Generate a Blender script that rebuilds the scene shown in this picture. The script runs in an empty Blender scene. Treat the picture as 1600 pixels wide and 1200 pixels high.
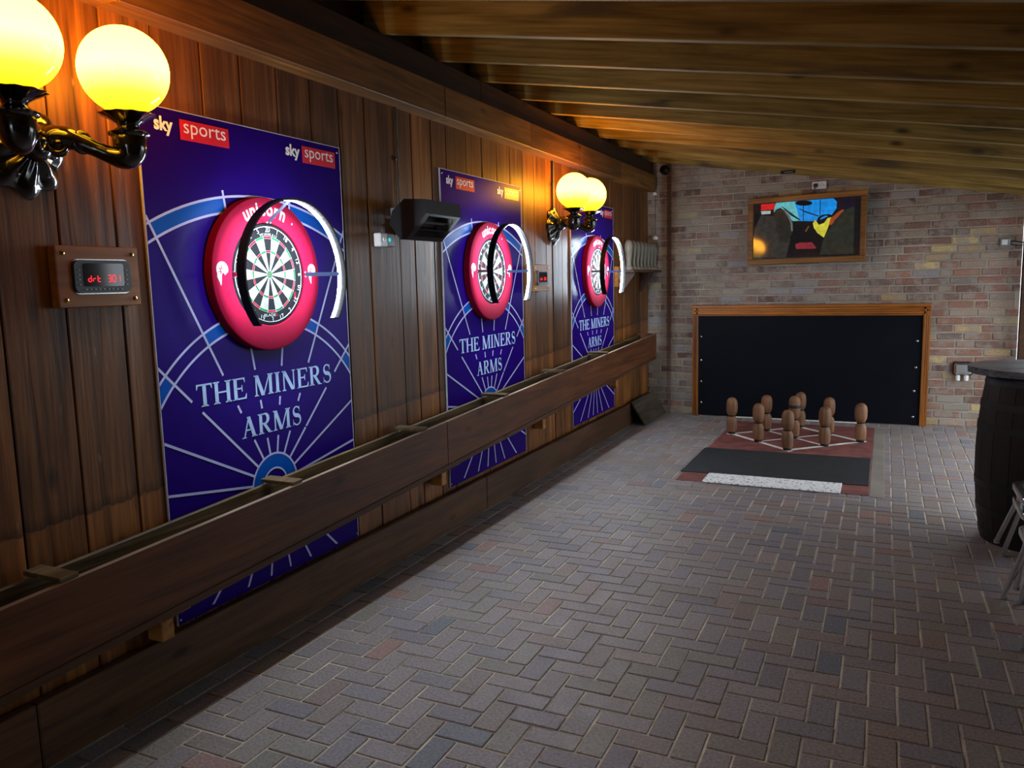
import bpy, math, random
from mathutils import Vector, Matrix
random.seed(7)
R = random.Random(11)
PI = math.pi
scene = bpy.context.scene
COL = scene.collection

# ------------------------------------------------------------------ camera
cam_d = bpy.data.cameras.new('camera')
cam = bpy.data.objects.new('camera', cam_d)
COL.objects.link(cam)
cam_d.sensor_fit = 'HORIZONTAL'; cam_d.sensor_width = 36.0
cam_d.lens = 1232.63 / 1600 * 36.0
cam_d.clip_start = 0.02
m3 = Matrix(((0.90486686, -0.03278031, 0.42443069),
             (0.42502904, 0.12530427, -0.89646481),
             (-0.02379658, 0.99157667, 0.12731627)))
cam.matrix_world = Matrix.Translation((2.5718, 0, 1.5957)) @ m3.to_4x4()
scene.camera = cam

# ------------------------------------------------------------------ world, exposure
world = bpy.data.worlds.new('overcast_sky'); scene.world = world
world.use_nodes = True
wn = world.node_tree.nodes; wl = world.node_tree.links
bg = wn['Background']
bg.inputs['Color'].default_value = (0.86, 0.93, 1.0, 1)
SKY = 3.9
bg.inputs['Strength'].default_value = SKY
vs = scene.view_settings
vs.view_transform = 'Standard'; vs.look = 'None'; vs.gamma = 1.0; vs.exposure = 0.0
vs.use_curve_mapping = False
LED_STRENGTH = 430.0
GLOBE_STRENGTH = 40.0
try:
    scene.cycles.use_denoising = True
    scene.cycles.max_bounces = 8
    scene.cycles.diffuse_bounces = 4
    scene.cycles.sample_clamp_indirect = 4.0
    scene.cycles.use_light_tree = True
except Exception:
    pass

# ------------------------------------------------------------------ helpers
def lin(c):
    out = []
    for v in c:
        v = v / 255.0
        out.append(v / 12.92 if v <= 0.04045 else ((v + 0.055) / 1.055) ** 2.4)
    return tuple(out)

class MB:
    """collects vertices and faces of one mesh"""
    def __init__(s): s.v = []; s.f = []; s.m = []
    def add(s, vs_, fs, mi=0):
        b = len(s.v); s.v.extend([tuple(p) for p in vs_])
        for f in fs:
            s.f.append([b + i for i in f]); s.m.append(mi)
    def box(s, x0, y0, z0, x1, y1, z1, c=0.0, mi=0):
        if c <= 0:
            v = [(x, y, z) for x in (x0, x1) for y in (y0, y1) for z in (z0, z1)]
            s.add(v, [(0,1,3,2),(4,6,7,5),(0,4,5,1),(2,3,7,6),(0,2,6,4),(1,5,7,3)], mi); return
        cx, cy, cz = (x0+x1)/2, (y0+y1)/2, (z0+z1)/2
        hx, hy, hz = (x1-x0)/2, (y1-y0)/2, (z1-z0)/2
        c = min(c, hx*.95, hy*.95, hz*.95)
        idx = {}; v = []
        for sx in (-1,1):
            for sy in (-1,1):
                for sz in (-1,1):
                    for k in range(3):
                        d = [hx-c, hy-c, hz-c]; d[k] += c
                        idx[(sx,sy,sz,k)] = len(v)
                        v.append((cx+sx*d[0], cy+sy*d[1], cz+sz*d[2]))
        f = []
        def q(ids, n):
            a, b_, c_ = (Vector(v[ids[i]]) for i in range(3))
            if (b_-a).cross(c_-a).dot(Vector(n)) < 0: ids = ids[::-1]
            f.append(ids)
        for sg in (-1,1):
            q([idx[(sg,a,b_,0)] for a,b_ in ((-1,-1),(1,-1),(1,1),(-1,1))], (sg,0,0))
            q([idx[(a,sg,b_,1)] for a,b_ in ((-1,-1),(1,-1),(1,1),(-1,1))], (0,sg,0))
            q([idx[(a,b_,sg,2)] for a,b_ in ((-1,-1),(1,-1),(1,1),(-1,1))], (0,0,sg))
        for a in (-1,1):
            for b_ in (-1,1):
                q([idx[(a,b_,-1,0)],idx[(a,b_,1,0)],idx[(a,b_,1,1)],idx[(a,b_,-1,1)]], (a,b_,0))
                q([idx[(a,-1,b_,0)],idx[(a,1,b_,0)],idx[(a,1,b_,2)],idx[(a,-1,b_,2)]], (a,0,b_))
                q([idx[(-1,a,b_,1)],idx[(1,a,b_,1)],idx[(1,a,b_,2)],idx[(-1,a,b_,2)]], (0,a,b_))
        for a in (-1,1):
            for b_ in (-1,1):
                for d in (-1,1):
                    q([idx[(a,b_,d,0)],idx[(a,b_,d,1)],idx[(a,b_,d,2)]], (a,b_,d))
        s.add(v, f, mi)
    def prism(s, poly, lo, hi, mp, mi=0):
        """poly in 2D, extruded lo..hi; mp(u,v,w)->xyz"""
        n = len(poly)
        v = [mp(u, w, lo) for u, w in poly] + [mp(u, w, hi) for u, w in poly]
        s.add(v, [list(range(n))[::-1], [n+i for i in range(n)]] +
              [(i, (i+1) % n, n+(i+1) % n, n+i) for i in range(n)], mi)
    def lathe(s, prof, mp, n=32, mi=0, caps=True, a0=0.0, a1=2*PI):
        """prof: (r,h); mp(x,y,h)->xyz"""
        full = abs(a1-a0-2*PI) < 1e-6
        cnt = n if full else n+1
        v = []
        for r, h in prof:
            for i in range(cnt):
                a = a0+(a1-a0)*i/n
                v.append(mp(r*math.cos(a), r*math.sin(a), h))
        f = []
        for j in range(len(prof)-1):
            for i in range(n):
                k = (i+1) % cnt
                f.append((j*cnt+i, j*cnt+k, (j+1)*cnt+k, (j+1)*cnt+i))
        if caps and full:
            if prof[0][0] > 1e-6: f.append(list(range(cnt))[::-1])
            if prof[-1][0] > 1e-6: f.append([(len(prof)-1)*cnt+i for i in range(cnt)])
        s.add(v, f, mi)
    def tube(s, pts, rad, n=12, mi=0, flat=1.0):
        pts = [Vector(p) for p in pts]
        if not hasattr(rad, '__len__'): rad = [rad]*len(pts)
        v = []; up = Vector((0,0,1)); prev = None
        for i, p in enumerate(pts):
            t = (pts[min(i+1, len(pts)-1)] - pts[max(i-1, 0)]).normalized()
            if prev is None:
                a = t.cross(up)
                if a.length < 1e-3: a = t.cross(Vector((1,0,0)))
                a.normalize()
            else:
                a = (prev - t*prev.dot(t)).normalized()
            prev = a; b_ = t.cross(a)
            for k in range(n):
                an = 2*PI*k/n
                v.append(p + a*(rad[i]*math.cos(an)) + b_*(rad[i]*flat*math.sin(an)))
        f = []
        for i in range(len(pts)-1):
            for k in range(n):
                l = (k+1) % n
                f.append((i*n+k, i*n+l, (i+1)*n+l, (i+1)*n+k))
        f.append(list(range(n))[::-1]); f.append([(len(pts)-1)*n+k for k in range(n)])
        s.add(v, f, mi)
    def sphere(s, c, r, nu=24, nv=14, mi=0, sx=1, sy=1, sz=1):
        v = [(c[0], c[1], c[2]-r*sz)]
        for j in range(1, nv):
            ph = -PI/2+PI*j/nv
            for i in range(nu):
                a = 2*PI*i/nu
                v.append((c[0]+sx*r*math.cos(ph)*math.cos(a), c[1]+sy*r*math.cos(ph)*math.sin(a), c[2]+sz*r*math.sin(ph)))
        v.append((c[0], c[1], c[2]+r*sz)); f = []
        for i in range(nu): f.append((0, 1+(i+1) % nu, 1+i))
        for j in range(nv-2):
            for i in range(nu):
                a = 1+j*nu+i; b_ = 1+j*nu+(i+1) % nu
                f.append((a, b_, b_+nu, a+nu))
        t = len(v)-1; o = 1+(nv-2)*nu
        for i in range(nu): f.append((o+i, o+(i+1) % nu, t))
        s.add(v, f, mi)

ORG = {}
def setp(o, label=None, cat=None, group=None, kind=None):
    if label: o['label'] = label
    if cat: o['category'] = cat
    if group: o['group'] = group
    if kind: o['kind'] = kind
    return o
def empty(name, loc, label=None, cat=None, group=None, kind=None):
    o = bpy.data.objects.new(name, None); COL.objects.link(o)
    o.empty_display_size = 0.05
    o.location = loc; ORG[o.name] = Vector(loc)
    return setp(o, label, cat, group, kind)
def obj(name, mb, mats, parent=None, smooth=None, at=None, **kw):
    """one mesh object from world-space vertices; at = its origin"""
    me = bpy.data.meshes.new(name)
    porg = ORG.get(parent.name, Vector((0,0,0))) if parent else Vector((0,0,0))
    org = Vector(at) if at is not None else porg
    me.from_pydata([(p[0]-org[0], p[1]-org[1], p[2]-org[2]) for p in mb.v], [], mb.f)
    if not isinstance(mats, (list, tuple)): mats = [mats]
    for m in mats: me.materials.append(m)
    if len(mats) > 1: me.polygons.foreach_set('material_index', mb.m)
    if smooth:
        me.polygons.foreach_set('use_smooth', [True]*len(me.polygons))
        me.set_sharp_from_angle(angle=math.radians(smooth))
    me.update()
    o = bpy.data.objects.new(name, me); COL.objects.link(o)
    o.location = org - porg
    if parent: o.parent = parent
    ORG[o.name] = org
    return setp(o, **kw)
def inst(name, me, loc, parent=None, color=None, rot=None):
    o = bpy.data.objects.new(name, me); COL.objects.link(o)
    o.location = loc
    if rot: o.rotation_euler = rot
    if parent: o.parent = parent
    if color: o.color = (*color, 1)
    return o
def copy_tree(o, parent=None):
    c = o.copy(); COL.objects.link(c)
    if parent: c.parent = parent
    for ch in list(o.children): copy_tree(ch, c)
    return c
def wallmap(x0):                       # drawing on a plane facing +x
    return lambda u, v, w=0.0: (x0+w, u, v)

# ------------------------------------------------------------------ materials
def newmat(name):
    m = bpy.data.materials.new(name); m.use_nodes = True
    nt = m.node_tree
    for n in list(nt.nodes): nt.nodes.remove(n)
    out = nt.nodes.new('ShaderNodeOutputMaterial')
    return m, nt, nt.nodes, nt.links, out
def ramp(N, stops):
    r = N.new('ShaderNodeValToRGB'); e = r.color_ramp.elements
    while len(e) < len(stops): e.new(0.5)
    for el, (p, c) in zip(e, stops):
        el.position = p; el.color = (*c[:3], 1)
    return r
def plain(name, c, rough=0.5, metal=0.0, var=0.12, scale=14.0, bump=0.0, spec=0.5, coat=0.0, sheen=0.0):
    m, nt, N, L, out = newmat(name)
    b = N.new('ShaderNodeBsdfPrincipled')
    t = N.new('ShaderNodeTexCoord'); n = N.new('ShaderNodeTexNoise')
    n.inputs['Scale'].default_value = scale; n.inputs['Detail'].default_value = 5
    L.new(t.outputs['Object'], n.inputs['Vector'])
    c = lin(c)
    r = ramp(N, [(0.3, tuple(x*(1-var) for x in c)), (0.7, tuple(min(1, x*(1+var)) for x in c))])
    L.new(n.outputs['Fac'], r.inputs['Fac']); L.new(r.outputs['Color'], b.inputs['Base Color'])
    b.inputs['Roughness'].default_value = rough; b.inputs['Metallic'].default_value = metal
    b.inputs['Specular IOR Level'].default_value = spec
    b.inputs['Coat Weight'].default_value = coat
    b.inputs['Sheen Weight'].default_value = sheen
    if bump:
        n2 = N.new('ShaderNodeTexNoise'); n2.inputs['Scale'].default_value = scale*8; n2.inputs['Detail'].default_value = 4
        L.new(t.outputs['Object'], n2.inputs['Vector'])
        bp = N.new('ShaderNodeBump'); bp.inputs['Strength'].default_value = bump; bp.inputs['Distance'].default_value = 0.003
        L.new(n2.outputs['Fac'], bp.inputs['Height']); L.new(bp.outputs['Normal'], b.inputs['Normal'])
    L.new(b.outputs[0], out.inputs[0])
    return m
def emit(name, c, strength):
    m, nt, N, L, out = newmat(name)
    e = N.new('ShaderNodeEmission'); e.inputs['Color'].default_value = (*c, 1); e.inputs['Strength'].default_value = strength
    L.new(e.outputs[0], out.inputs[0])
    return m
def wood(name, dark, mid, light, axis='Z', rough=0.45, bump=0.5, knots=0.8, patch=None, spec=0.28, stain=False, tone=0.25, slope=0.0):
    """grain runs along axis of the object's own coordinates"""
    m, nt, N, L, out = newmat(name)
    b = N.new('ShaderNodeBsdfPrincipled')
    tc = N.new('ShaderNodeTexCoord'); oi = N.new('ShaderNodeObjectInfo')
    mul = N.new('ShaderNodeVectorMath'); mul.operation = 'MULTIPLY'
    mul.inputs[1].default_value = (37.0, 53.0, 71.0)
    L.new(oi.outputs['Random'], mul.inputs[0])
    add = N.new('ShaderNodeVectorMath'); add.operation = 'ADD'
    src = tc.outputs['Object']
    if slope:
        vr = N.new('ShaderNodeVectorRotate'); vr.rotation_type = 'Y_AXIS'; vr.inputs['Angle'].default_value = math.atan(slope)
        L.new(src, vr.inputs['Vector']); src = vr.outputs[0]
    L.new(src, add.inputs[0]); L.new(mul.outputs[0], add.inputs[1])
    def mp(al, ac):
        k = N.new('ShaderNodeMapping')
        k.inputs['Scale'].default_value = {'X': (al, ac, ac), 'Y': (ac, al, ac), 'Z': (ac, ac, al)}[axis]
        L.new(add.outputs[0], k.inputs['Vector']); return k
    g1 = N.new('ShaderNodeTexNoise'); g1.inputs['Scale'].default_value = 1.0; g1.inputs['Detail'].default_value = 6
    g1.inputs['Distortion'].default_value = 1.6
    L.new(mp(0.9, 15).outputs[0], g1.inputs['Vector'])
    g2 = N.new('ShaderNodeTexNoise'); g2.inputs['Scale'].default_value = 1.0; g2.inputs['Detail'].default_value = 4
    L.new(mp(2.5, 70).outputs[0], g2.inputs['Vector'])
    big = N.new('ShaderNodeTexNoise'); big.inputs['Scale'].default_value = 1.0; big.inputs['Detail'].default_value = 3
    L.new(mp(1.6, 4).outputs[0], big.inputs['Vector'])
    r = ramp(N, [(0.28, lin(dark)), (0.5, lin(mid)), (0.75, lin(light))])
    mx = N.new('ShaderNodeMath'); mx.operation = 'MULTIPLY_ADD'
    mx.inputs[1].default_value = 0.32
    L.new(g2.outputs['Fac'], mx.inputs[0])
    ms = N.new('ShaderNodeMath'); ms.operation = 'MULTIPLY'; ms.inputs[1].default_value = 0.70
    L.new(g1.outputs['Fac'], ms.inputs[0]); L.new(ms.outputs[0], mx.inputs[2])
    L.new(mx.outputs[0], r.inputs['Fac'])
    col = r.outputs['Color']
    # whole-board tone and cloudy stain
    tn = N.new('ShaderNodeMapRange'); tn.inputs['To Min'].default_value = 1-tone; tn.inputs['To Max'].default_value = 1+tone
    L.new(oi.outputs['Random'], tn.inputs['Value'])
    bt = N.new('ShaderNodeMapRange'); bt.inputs['From Min'].default_value = 0.3; bt.inputs['From Max'].default_value = 0.7
    bt.inputs['To Min'].default_value = 0.72; bt.inputs['To Max'].default_value = 1.2
    L.new(big.outputs['Fac'], bt.inputs['Value'])
    tm = N.new('ShaderNodeMath'); tm.operation = 'MULTIPLY'
    L.new(tn.outputs[0], tm.inputs[0]); L.new(bt.outputs[0], tm.inputs[1])
    vm = N.new('ShaderNodeVectorMath'); vm.operation = 'SCALE'
    L.new(col, vm.inputs[0]); L.new(tm.outputs[0], vm.inputs['Scale'])
    col = vm.outputs[0]
    if knots:
        vo = N.new('ShaderNodeTexVoronoi'); vo.inputs['Scale'].default_value = 1.0
        L.new(mp(2.2, 5.5).outputs[0], vo.inputs['Vector'])
        kr = ramp(N, [(0.04, (1,1,1)), (0.15, (0,0,0))])
        L.new(vo.outputs['Distance'], kr.inputs['Fac'])
        km = N.new('ShaderNodeMath'); km.operation = 'MULTIPLY'; km.inputs[1].default_value = knots
        L.new(kr.outputs['Color'], km.inputs[0])
        mk = N.new('ShaderNodeMix'); mk.data_type = 'RGBA'
        L.new(km.outputs[0], mk.inputs['Factor']); L.new(col, mk.inputs['A'])
        mk.inputs['B'].default_value = (*[x*0.45 for x in lin(dark)], 1)
        col = mk.outputs['Result']
    if stain:
        # old varnish line along the wall, rising with the trough; paler wood below it
        ge = N.new('ShaderNodeNewGeometry'); sp = N.new('ShaderNodeSeparateXYZ')
        L.new(ge.outputs['Position'], sp.inputs[0])
        h = N.new('ShaderNodeMath'); h.operation = 'MULTIPLY_ADD'; h.inputs[1].default_value = -0.042
        L.new(sp.outputs['Y'], h.inputs[0]); L.new(sp.outputs['Z'], h.inputs[2])
        nz = N.new('ShaderNodeMath'); nz.operation = 'MULTIPLY_ADD'; nz.inputs[1].default_value = 0.05
        L.new(g1.outputs['Fac'], nz.inputs[0]); L.new(h.outputs[0], nz.inputs[2])
        sr = ramp(N, [(0.0, (1.5,1.5,1.5)), (0.497, (1.5,1.42,1.3)), (0.503, (0.45,0.45,0.45)), (0.56, (1,1,1))])
        mr = N.new('ShaderNodeMapRange'); mr.inputs['From Min'].default_value = 0.732+0.025-0.4; mr.inputs['From Max'].default_value = 0.732+0.025+0.4
        L.new(nz.outputs[0], mr.inputs['Value']); L.new(mr.outputs[0], sr.inputs['Fac'])
        mm = N.new('ShaderNodeVectorMath'); mm.operation = 'MULTIPLY'
        L.new(col, mm.inputs[0]); L.new(sr.outputs['Color'], mm.inputs[1]); col = mm.outputs[0]
        # greyish scuffs
        sc = N.new('ShaderNodeTexNoise'); sc.inputs['Scale'].default_value = 1.0; sc.inputs['Detail'].default_value = 7
        L.new(mp(9, 30).outputs[0], sc.inputs['Vector'])
        sr2 = ramp(N, [(0.66, (0,0,0)), (0.8, (0.5,0.5,0.5))])
        L.new(sc.outputs['Fac'], sr2.inputs['Fac'])
        ms2 = N.new('ShaderNodeMix'); ms2.data_type = 'RGBA'
        L.new(sr2.outputs['Color'], ms2.inputs['Factor']); L.new(col, ms2.inputs['A'])
        ms2.inputs['B'].default_value = (*lin((150,135,125)), 1); col = ms2.outputs['Result']
    if patch:
        pn = N.new('ShaderNodeTexNoise'); pn.inputs['Scale'].default_value = 1.0; pn.inputs['Detail'].default_value = 5
        pn.inputs['Distortion'].default_value = 0.8
        L.new(mp(1.3, 7).outputs[0], pn.inputs['Vector'])
        pr = ramp(N, [(0.57, (0,0,0)), (0.7, (0.85,0.85,0.85))])
        L.new(pn.outputs['Fac'], pr.inputs['Fac'])
        mk = N.new('ShaderNodeMix'); mk.data_type = 'RGBA'
        L.new(pr.outputs['Color'], mk.inputs['Factor']); L.new(col, mk.inputs['A'])
        mk.inputs['B'].default_value = (*lin(patch), 1); col = mk.outputs['Result']
    L.new(col, b.inputs['Base Color'])
    rr = N.new('ShaderNodeMapRange'); rr.inputs['To Min'].default_value = rough-0.1; rr.inputs['To Max'].default_value = rough+0.15
    L.new(g1.outputs['Fac'], rr.inputs['Value']); L.new(rr.outputs[0], b.inputs['Roughness'])
    b.inputs['Specular IOR Level'].default_value = spec
    bp = N.new('ShaderNodeBump'); bp.inputs['Strength'].default_value = bump; bp.inputs['Distance'].default_value = 0.004
    L.new(mx.outputs[0], bp.inputs['Height']); L.new(bp.outputs['Normal'], b.inputs['Normal'])
    L.new(b.outputs[0], out.inputs[0])
    return m
def masonry(name, src, mortar, smear, rough, stripe=False, bump=0.6, spec=0.35):
    """brick or paver face; its own colour comes from the object (src 'obj') or a colour attribute (src 'attr')"""
    m, nt, N, L, out = newmat(name)
    b = N.new('ShaderNodeBsdfPrincipled')
    if src == 'obj':
        oi = N.new('ShaderNodeObjectInfo'); col = oi.outputs['Color']
    else:
        at = N.new('ShaderNodeAttribute'); at.attribute_name = 'Col'; col = at.outputs['Color']
    ge = N.new('ShaderNodeNewGeometry')
    n1 = N.new('ShaderNodeTexNoise'); n1.inputs['Scale'].default_value = 9; n1.inputs['Detail'].default_value = 8; n1.inputs['Roughness'].default_value = 0.65
    L.new(ge.outputs['Position'], n1.inputs['Vector'])
    n2 = N.new('ShaderNodeTexNoise'); n2.inputs['Scale'].default_value = 90; n2.inputs['Detail'].default_value = 5
    L.new(ge.outputs['Position'], n2.inputs['Vector'])
    v1 = N.new('ShaderNodeMapRange'); v1.inputs['From Min'].default_value = 0.25; v1.inputs['From Max'].default_value = 0.75
    v1.inputs['To Min'].default_value = 0.62; v1.inputs['To Max'].default_value = 1.38
    L.new(n2.outputs['Fac'], v1.inputs['Value'])
    s = N.new('ShaderNodeVectorMath'); s.operation = 'SCALE'
    L.new(col, s.inputs[0]); L.new(v1.outputs[0], s.inputs['Scale'])
    sr = ramp(N, [(smear[0], (0,0,0)), (smear[1], (smear[2],)*3)])
    L.new(n1.outputs['Fac'], sr.inputs['Fac'])
    mx = N.new('ShaderNodeMix'); mx.data_type = 'RGBA'
    L.new(sr.outputs['Color'], mx.inputs['Factor']); L.new(s.outputs[0], mx.inputs['A'])
    mx.inputs['B'].default_value = (*lin(mortar), 1)
    col = mx.outputs['Result']
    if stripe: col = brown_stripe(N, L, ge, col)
    L.new(col, b.inputs['Base Color'])
    b.inputs['Specular IOR Level'].default_value = spec
    rr = N.new('ShaderNodeMapRange'); rr.inputs['To Min'].default_value = rough-0.15; rr.inputs['To Max'].default_value = rough+0.15
    L.new(n1.outputs['Fac'], rr.inputs['Value']); L.new(rr.outputs[0], b.inputs['Roughness'])
    bp = N.new('ShaderNodeBump'); bp.inputs['Strength'].default_value = bump; bp.inputs['Distance'].default_value = 0.004
    ad = N.new('ShaderNodeMath'); ad.operation = 'MULTIPLY_ADD'; ad.inputs[1].default_value = 1.5
    L.new(n1.outputs['Fac'], ad.inputs[0]); L.new(n2.outputs['Fac'], ad.inputs[2])
    L.new(ad.outputs[0], bp.inputs['Height']); L.new(bp.outputs['Normal'], b.inputs['Normal'])
    L.new(b.outputs[0], out.inputs[0])
    return m
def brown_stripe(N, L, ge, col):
    """a brown stripe that runs down the bricks beside the timber wall"""
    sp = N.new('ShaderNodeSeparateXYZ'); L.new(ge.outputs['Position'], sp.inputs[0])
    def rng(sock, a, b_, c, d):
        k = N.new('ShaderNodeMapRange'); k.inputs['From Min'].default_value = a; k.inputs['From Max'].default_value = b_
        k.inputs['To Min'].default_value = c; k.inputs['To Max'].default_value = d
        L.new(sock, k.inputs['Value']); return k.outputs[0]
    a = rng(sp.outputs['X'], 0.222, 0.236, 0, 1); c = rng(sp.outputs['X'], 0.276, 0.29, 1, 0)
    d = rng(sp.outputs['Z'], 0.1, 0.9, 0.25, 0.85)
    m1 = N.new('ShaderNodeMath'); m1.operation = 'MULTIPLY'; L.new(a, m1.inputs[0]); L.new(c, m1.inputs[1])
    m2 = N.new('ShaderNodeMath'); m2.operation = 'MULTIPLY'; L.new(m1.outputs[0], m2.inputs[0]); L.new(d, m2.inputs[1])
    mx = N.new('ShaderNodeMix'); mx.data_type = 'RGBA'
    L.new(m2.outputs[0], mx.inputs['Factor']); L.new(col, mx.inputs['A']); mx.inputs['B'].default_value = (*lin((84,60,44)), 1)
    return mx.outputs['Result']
def joint(name, c1, c2, stripe=False):
    m, nt, N, L, out = newmat(name)
    b = N.new('ShaderNodeBsdfPrincipled'); ge = N.new('ShaderNodeNewGeometry')
    n = N.new('ShaderNodeTexNoise'); n.inputs['Scale'].default_value = 2.2; n.inputs['Detail'].default_value = 9; n.inputs['Roughness'].default_value = 0.7
    L.new(ge.outputs['Position'], n.inputs['Vector'])
    r = ramp(N, [(0.35, lin(c1)), (0.65, lin(c2))]); L.new(n.outputs['Fac'], r.inputs['Fac'])
    col = r.outputs['Color']
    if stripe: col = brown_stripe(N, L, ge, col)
    L.new(col, b.inputs['Base Color']); b.inputs['Roughness'].default_value = 0.9
    n2 = N.new('ShaderNodeTexNoise'); n2.inputs['Scale'].default_value = 60; n2.inputs['Detail'].default_value = 5
    L.new(ge.outputs['Position'], n2.inputs['Vector'])
    bp = N.new('ShaderNodeBump'); bp.inputs['Strength'].default_value = 0.5; bp.inputs['Distance'].default_value = 0.004
    L.new(n2.outputs['Fac'], bp.inputs['Height']); L.new(bp.outputs['Normal'], b.inputs['Normal'])
    L.new(b.outputs[0], out.inputs[0]); return m

M = {}
M['plank'] = wood('stained_plank', (40,22,8), (92,55,22), (132,84,38), 'Z', rough=0.42, bump=0.6, knots=0.8, stain=True, tone=0.34)
M['trough'] = wood('trough_wood', (50,26,12), (92,52,26), (118,70,36), 'Y', rough=0.5, bump=0.4, knots=0.6)
M['trough_in'] = wood('trough_inside_wood', (42,32,18), (84,66,40), (120,100,64), 'Y', rough=0.6, bump=0.5, knots=0.4)
M['skirt'] = wood('skirting_wood', (46,29,17), (80,52,31), (102,70,44), 'Y', rough=0.6, bump=0.4)
M['beam'] = wood('beam_wood', (58,36,12), (104,68,28), (142,98,46), 'Y', rough=0.55, bump=0.3)
M['edge'] = wood('worn_lit_edge_wood', (112,88,70), (158,134,114), (196,176,158), 'Y', rough=0.6, bump=0.2, knots=0)  # paler wood carries wear plus painted ring-light brightness
M['bracket'] = wood('raw_bracket_wood', (90,54,20), (158,104,50), (184,130,70), 'X', rough=0.6, bump=0.2, knots=0)
M['plate'] = wood('wall_plate_wood', (36,22,13), (64,40,24), (82,54,34), 'Y', rough=0.7, bump=0.3)
M['rafter'] = wood('rafter_wood', (82,62,24), (132,110,54), (170,146,88), 'X', rough=0.6, bump=0.4, knots=0.9, patch=(72,62,46), slope=-0.1678)
M['deck'] = wood('roof_boards', (30,22,14), (56,42,28), (70,54,36), 'Y', rough=0.8, bump=0.3)
M['pine'] = wood('varnished_pine', (84,42,8), (150,88,22), (176,112,38), 'X', rough=0.4, bump=0.15, spec=0.35)
M['pinev'] = wood('varnished_pine_upright', (84,42,8), (150,88,22), (176,112,38), 'Z', rough=0.4, bump=0.15, spec=0.35)
M['tvframe'] = wood('tv_frame_wood', (84,54,22), (136,92,44), (156,112,60), 'X', rough=0.5, bump=0.2)
M['scorer'] = wood('scorer_plate_wood', (104,58,16), (140,84,28), (158,98,38), 'Y', rough=0.35, bump=0.1, knots=0)
M['skittle'] = wood('skittle_wood', (66,44,30), (122,86,60), (150,112,82), 'Z', rough=0.5, bump=0.25, knots=0.5, patch=(96,74,60))
M['leaner'] = wood('weathered_board', (38,32,26), (72,62,50), (100,88,74), 'Y', rough=0.7, bump=0.5)
M['stave'] = wood('barrel_stave', (12,9,7), (27,20,16), (44,34,27), 'Z', rough=0.6, bump=0.5)
M['tabletop'] = wood('sky_sheen_tabletop', (52,58,66), (88,94,102), (132,140,148), 'X', rough=0.28, spec=0.6, bump=0.3, knots=0)  # base colour lightened to bluish grey, painting in the sky's reflection
M['shelf'] = wood('shelf_wood', (40,26,20), (70,48,38), (96,70,56), 'Y', rough=0.5, bump=0.2)
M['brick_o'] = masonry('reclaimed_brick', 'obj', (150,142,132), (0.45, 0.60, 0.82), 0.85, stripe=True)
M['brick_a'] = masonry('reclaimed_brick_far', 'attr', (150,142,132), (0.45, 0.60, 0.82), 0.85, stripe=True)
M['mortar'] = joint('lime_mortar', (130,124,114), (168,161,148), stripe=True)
M['paver_o'] = masonry('paver', 'obj', (118,110,104), (0.58, 0.8, 0.35), 0.55, bump=0.35, spec=0.45)
M['paver_a'] = masonry('paver_far', 'attr', (118,110,104), (0.58, 0.8, 0.35), 0.55, bump=0.35, spec=0.45)
M['sand'] = joint('jointing_sand', (120,111,97), (228,216,190))
M['black'] = plain('black_plastic', (16,16,18), 0.4)
M['matte_black'] = plain('matte_black_coat', (10,11,15), 0.5, spec=0.3)
M['gloss_black'] = plain('gloss_black_cast_iron', (10,10,10), 0.16, var=0.05, spec=0.8, coat=0.6)
M['panel'] = plain('printed_navy_panel', (33,7,104), 0.27, var=0.04, spec=0.04)
M['panel_edge'] = plain('panel_edge', (190,190,200), 0.4)
M['blue'] = plain('printed_light_blue', (2,76,166), 0.3, var=0.03, spec=0.05)
M['line'] = plain('printed_pale_line', (182,184,226), 0.4, var=0.02, spec=0.1)
M['letter'] = plain('printed_pale_letter', (172,196,234), 0.4, var=0.02, spec=0.1)
M['white'] = plain('printed_white', (240,238,238), 0.35, var=0.02)
M['logo_box'] = plain('printed_red_box', (206,20,40), 0.3, var=0.03)
M['surround'] = plain('red_foam_surround', (114,0,34), 0.9, var=0.06, scale=5, bump=0.15, spec=0.1)
M['b_black'] = plain('sisal_black', (12,13,16), 0.95, spec=0.1, bump=0.3, scale=40)
M['b_cream'] = plain('sisal_cream', (112,112,104), 0.95, spec=0.1, bump=0.3, scale=40)
M['b_red'] = plain('sisal_red', (110,4,22), 0.95, spec=0.1, bump=0.3, scale=40)
M['b_green'] = plain('sisal_green', (0,76,34), 0.95, spec=0.1, bump=0.3, scale=40)
M['wire'] = plain('spider_wire', (120,122,126), 0.5, metal=0.3)
M['surround_print'] = plain('white_fabric_print', (122,122,124), 0.9, var=0.03, spec=0.1)
M['clear'] = plain('clear_blue_strut', (26,33,54), 0.3, var=0.02, spec=0.3)
M['led'] = emit('led_strip', (0.74, 0.87, 1.0), LED_STRENGTH)
M['red_led'] = emit('red_led_digits', (1.0, 0.02, 0.03), 3.0)
M['screen_glass'] = plain('dark_display_glass', (26,20,22), 0.08, var=0.02, spec=0.6)
M['brass'] = plain('brass_screw', (205,170,90), 0.25, metal=1.0, var=0.05)
M['chrome'] = plain('steel', (170,172,176), 0.25, metal=1.0, var=0.05)
M['alu'] = plain('brushed_aluminium', (205,208,210), 0.24, metal=0.95, var=0.06)
M['grey_plastic'] = plain('grey_plastic', (120,128,136), 0.4)
M['white_plastic'] = plain('white_plastic', (222,226,228), 0.35, var=0.03)
M['cyan'] = emit('cyan_indicator', (0.05, 0.75, 0.8), 0.9)
M['rubber'] = plain('black_rubber_mat', (30,34,38), 0.65, var=0.35, scale=9, bump=0.4)
M['blackboard'] = plain('black_painted_ply', (5,8,18), 0.6, spec=0.12, var=0.3, scale=3, bump=0.1)
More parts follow.
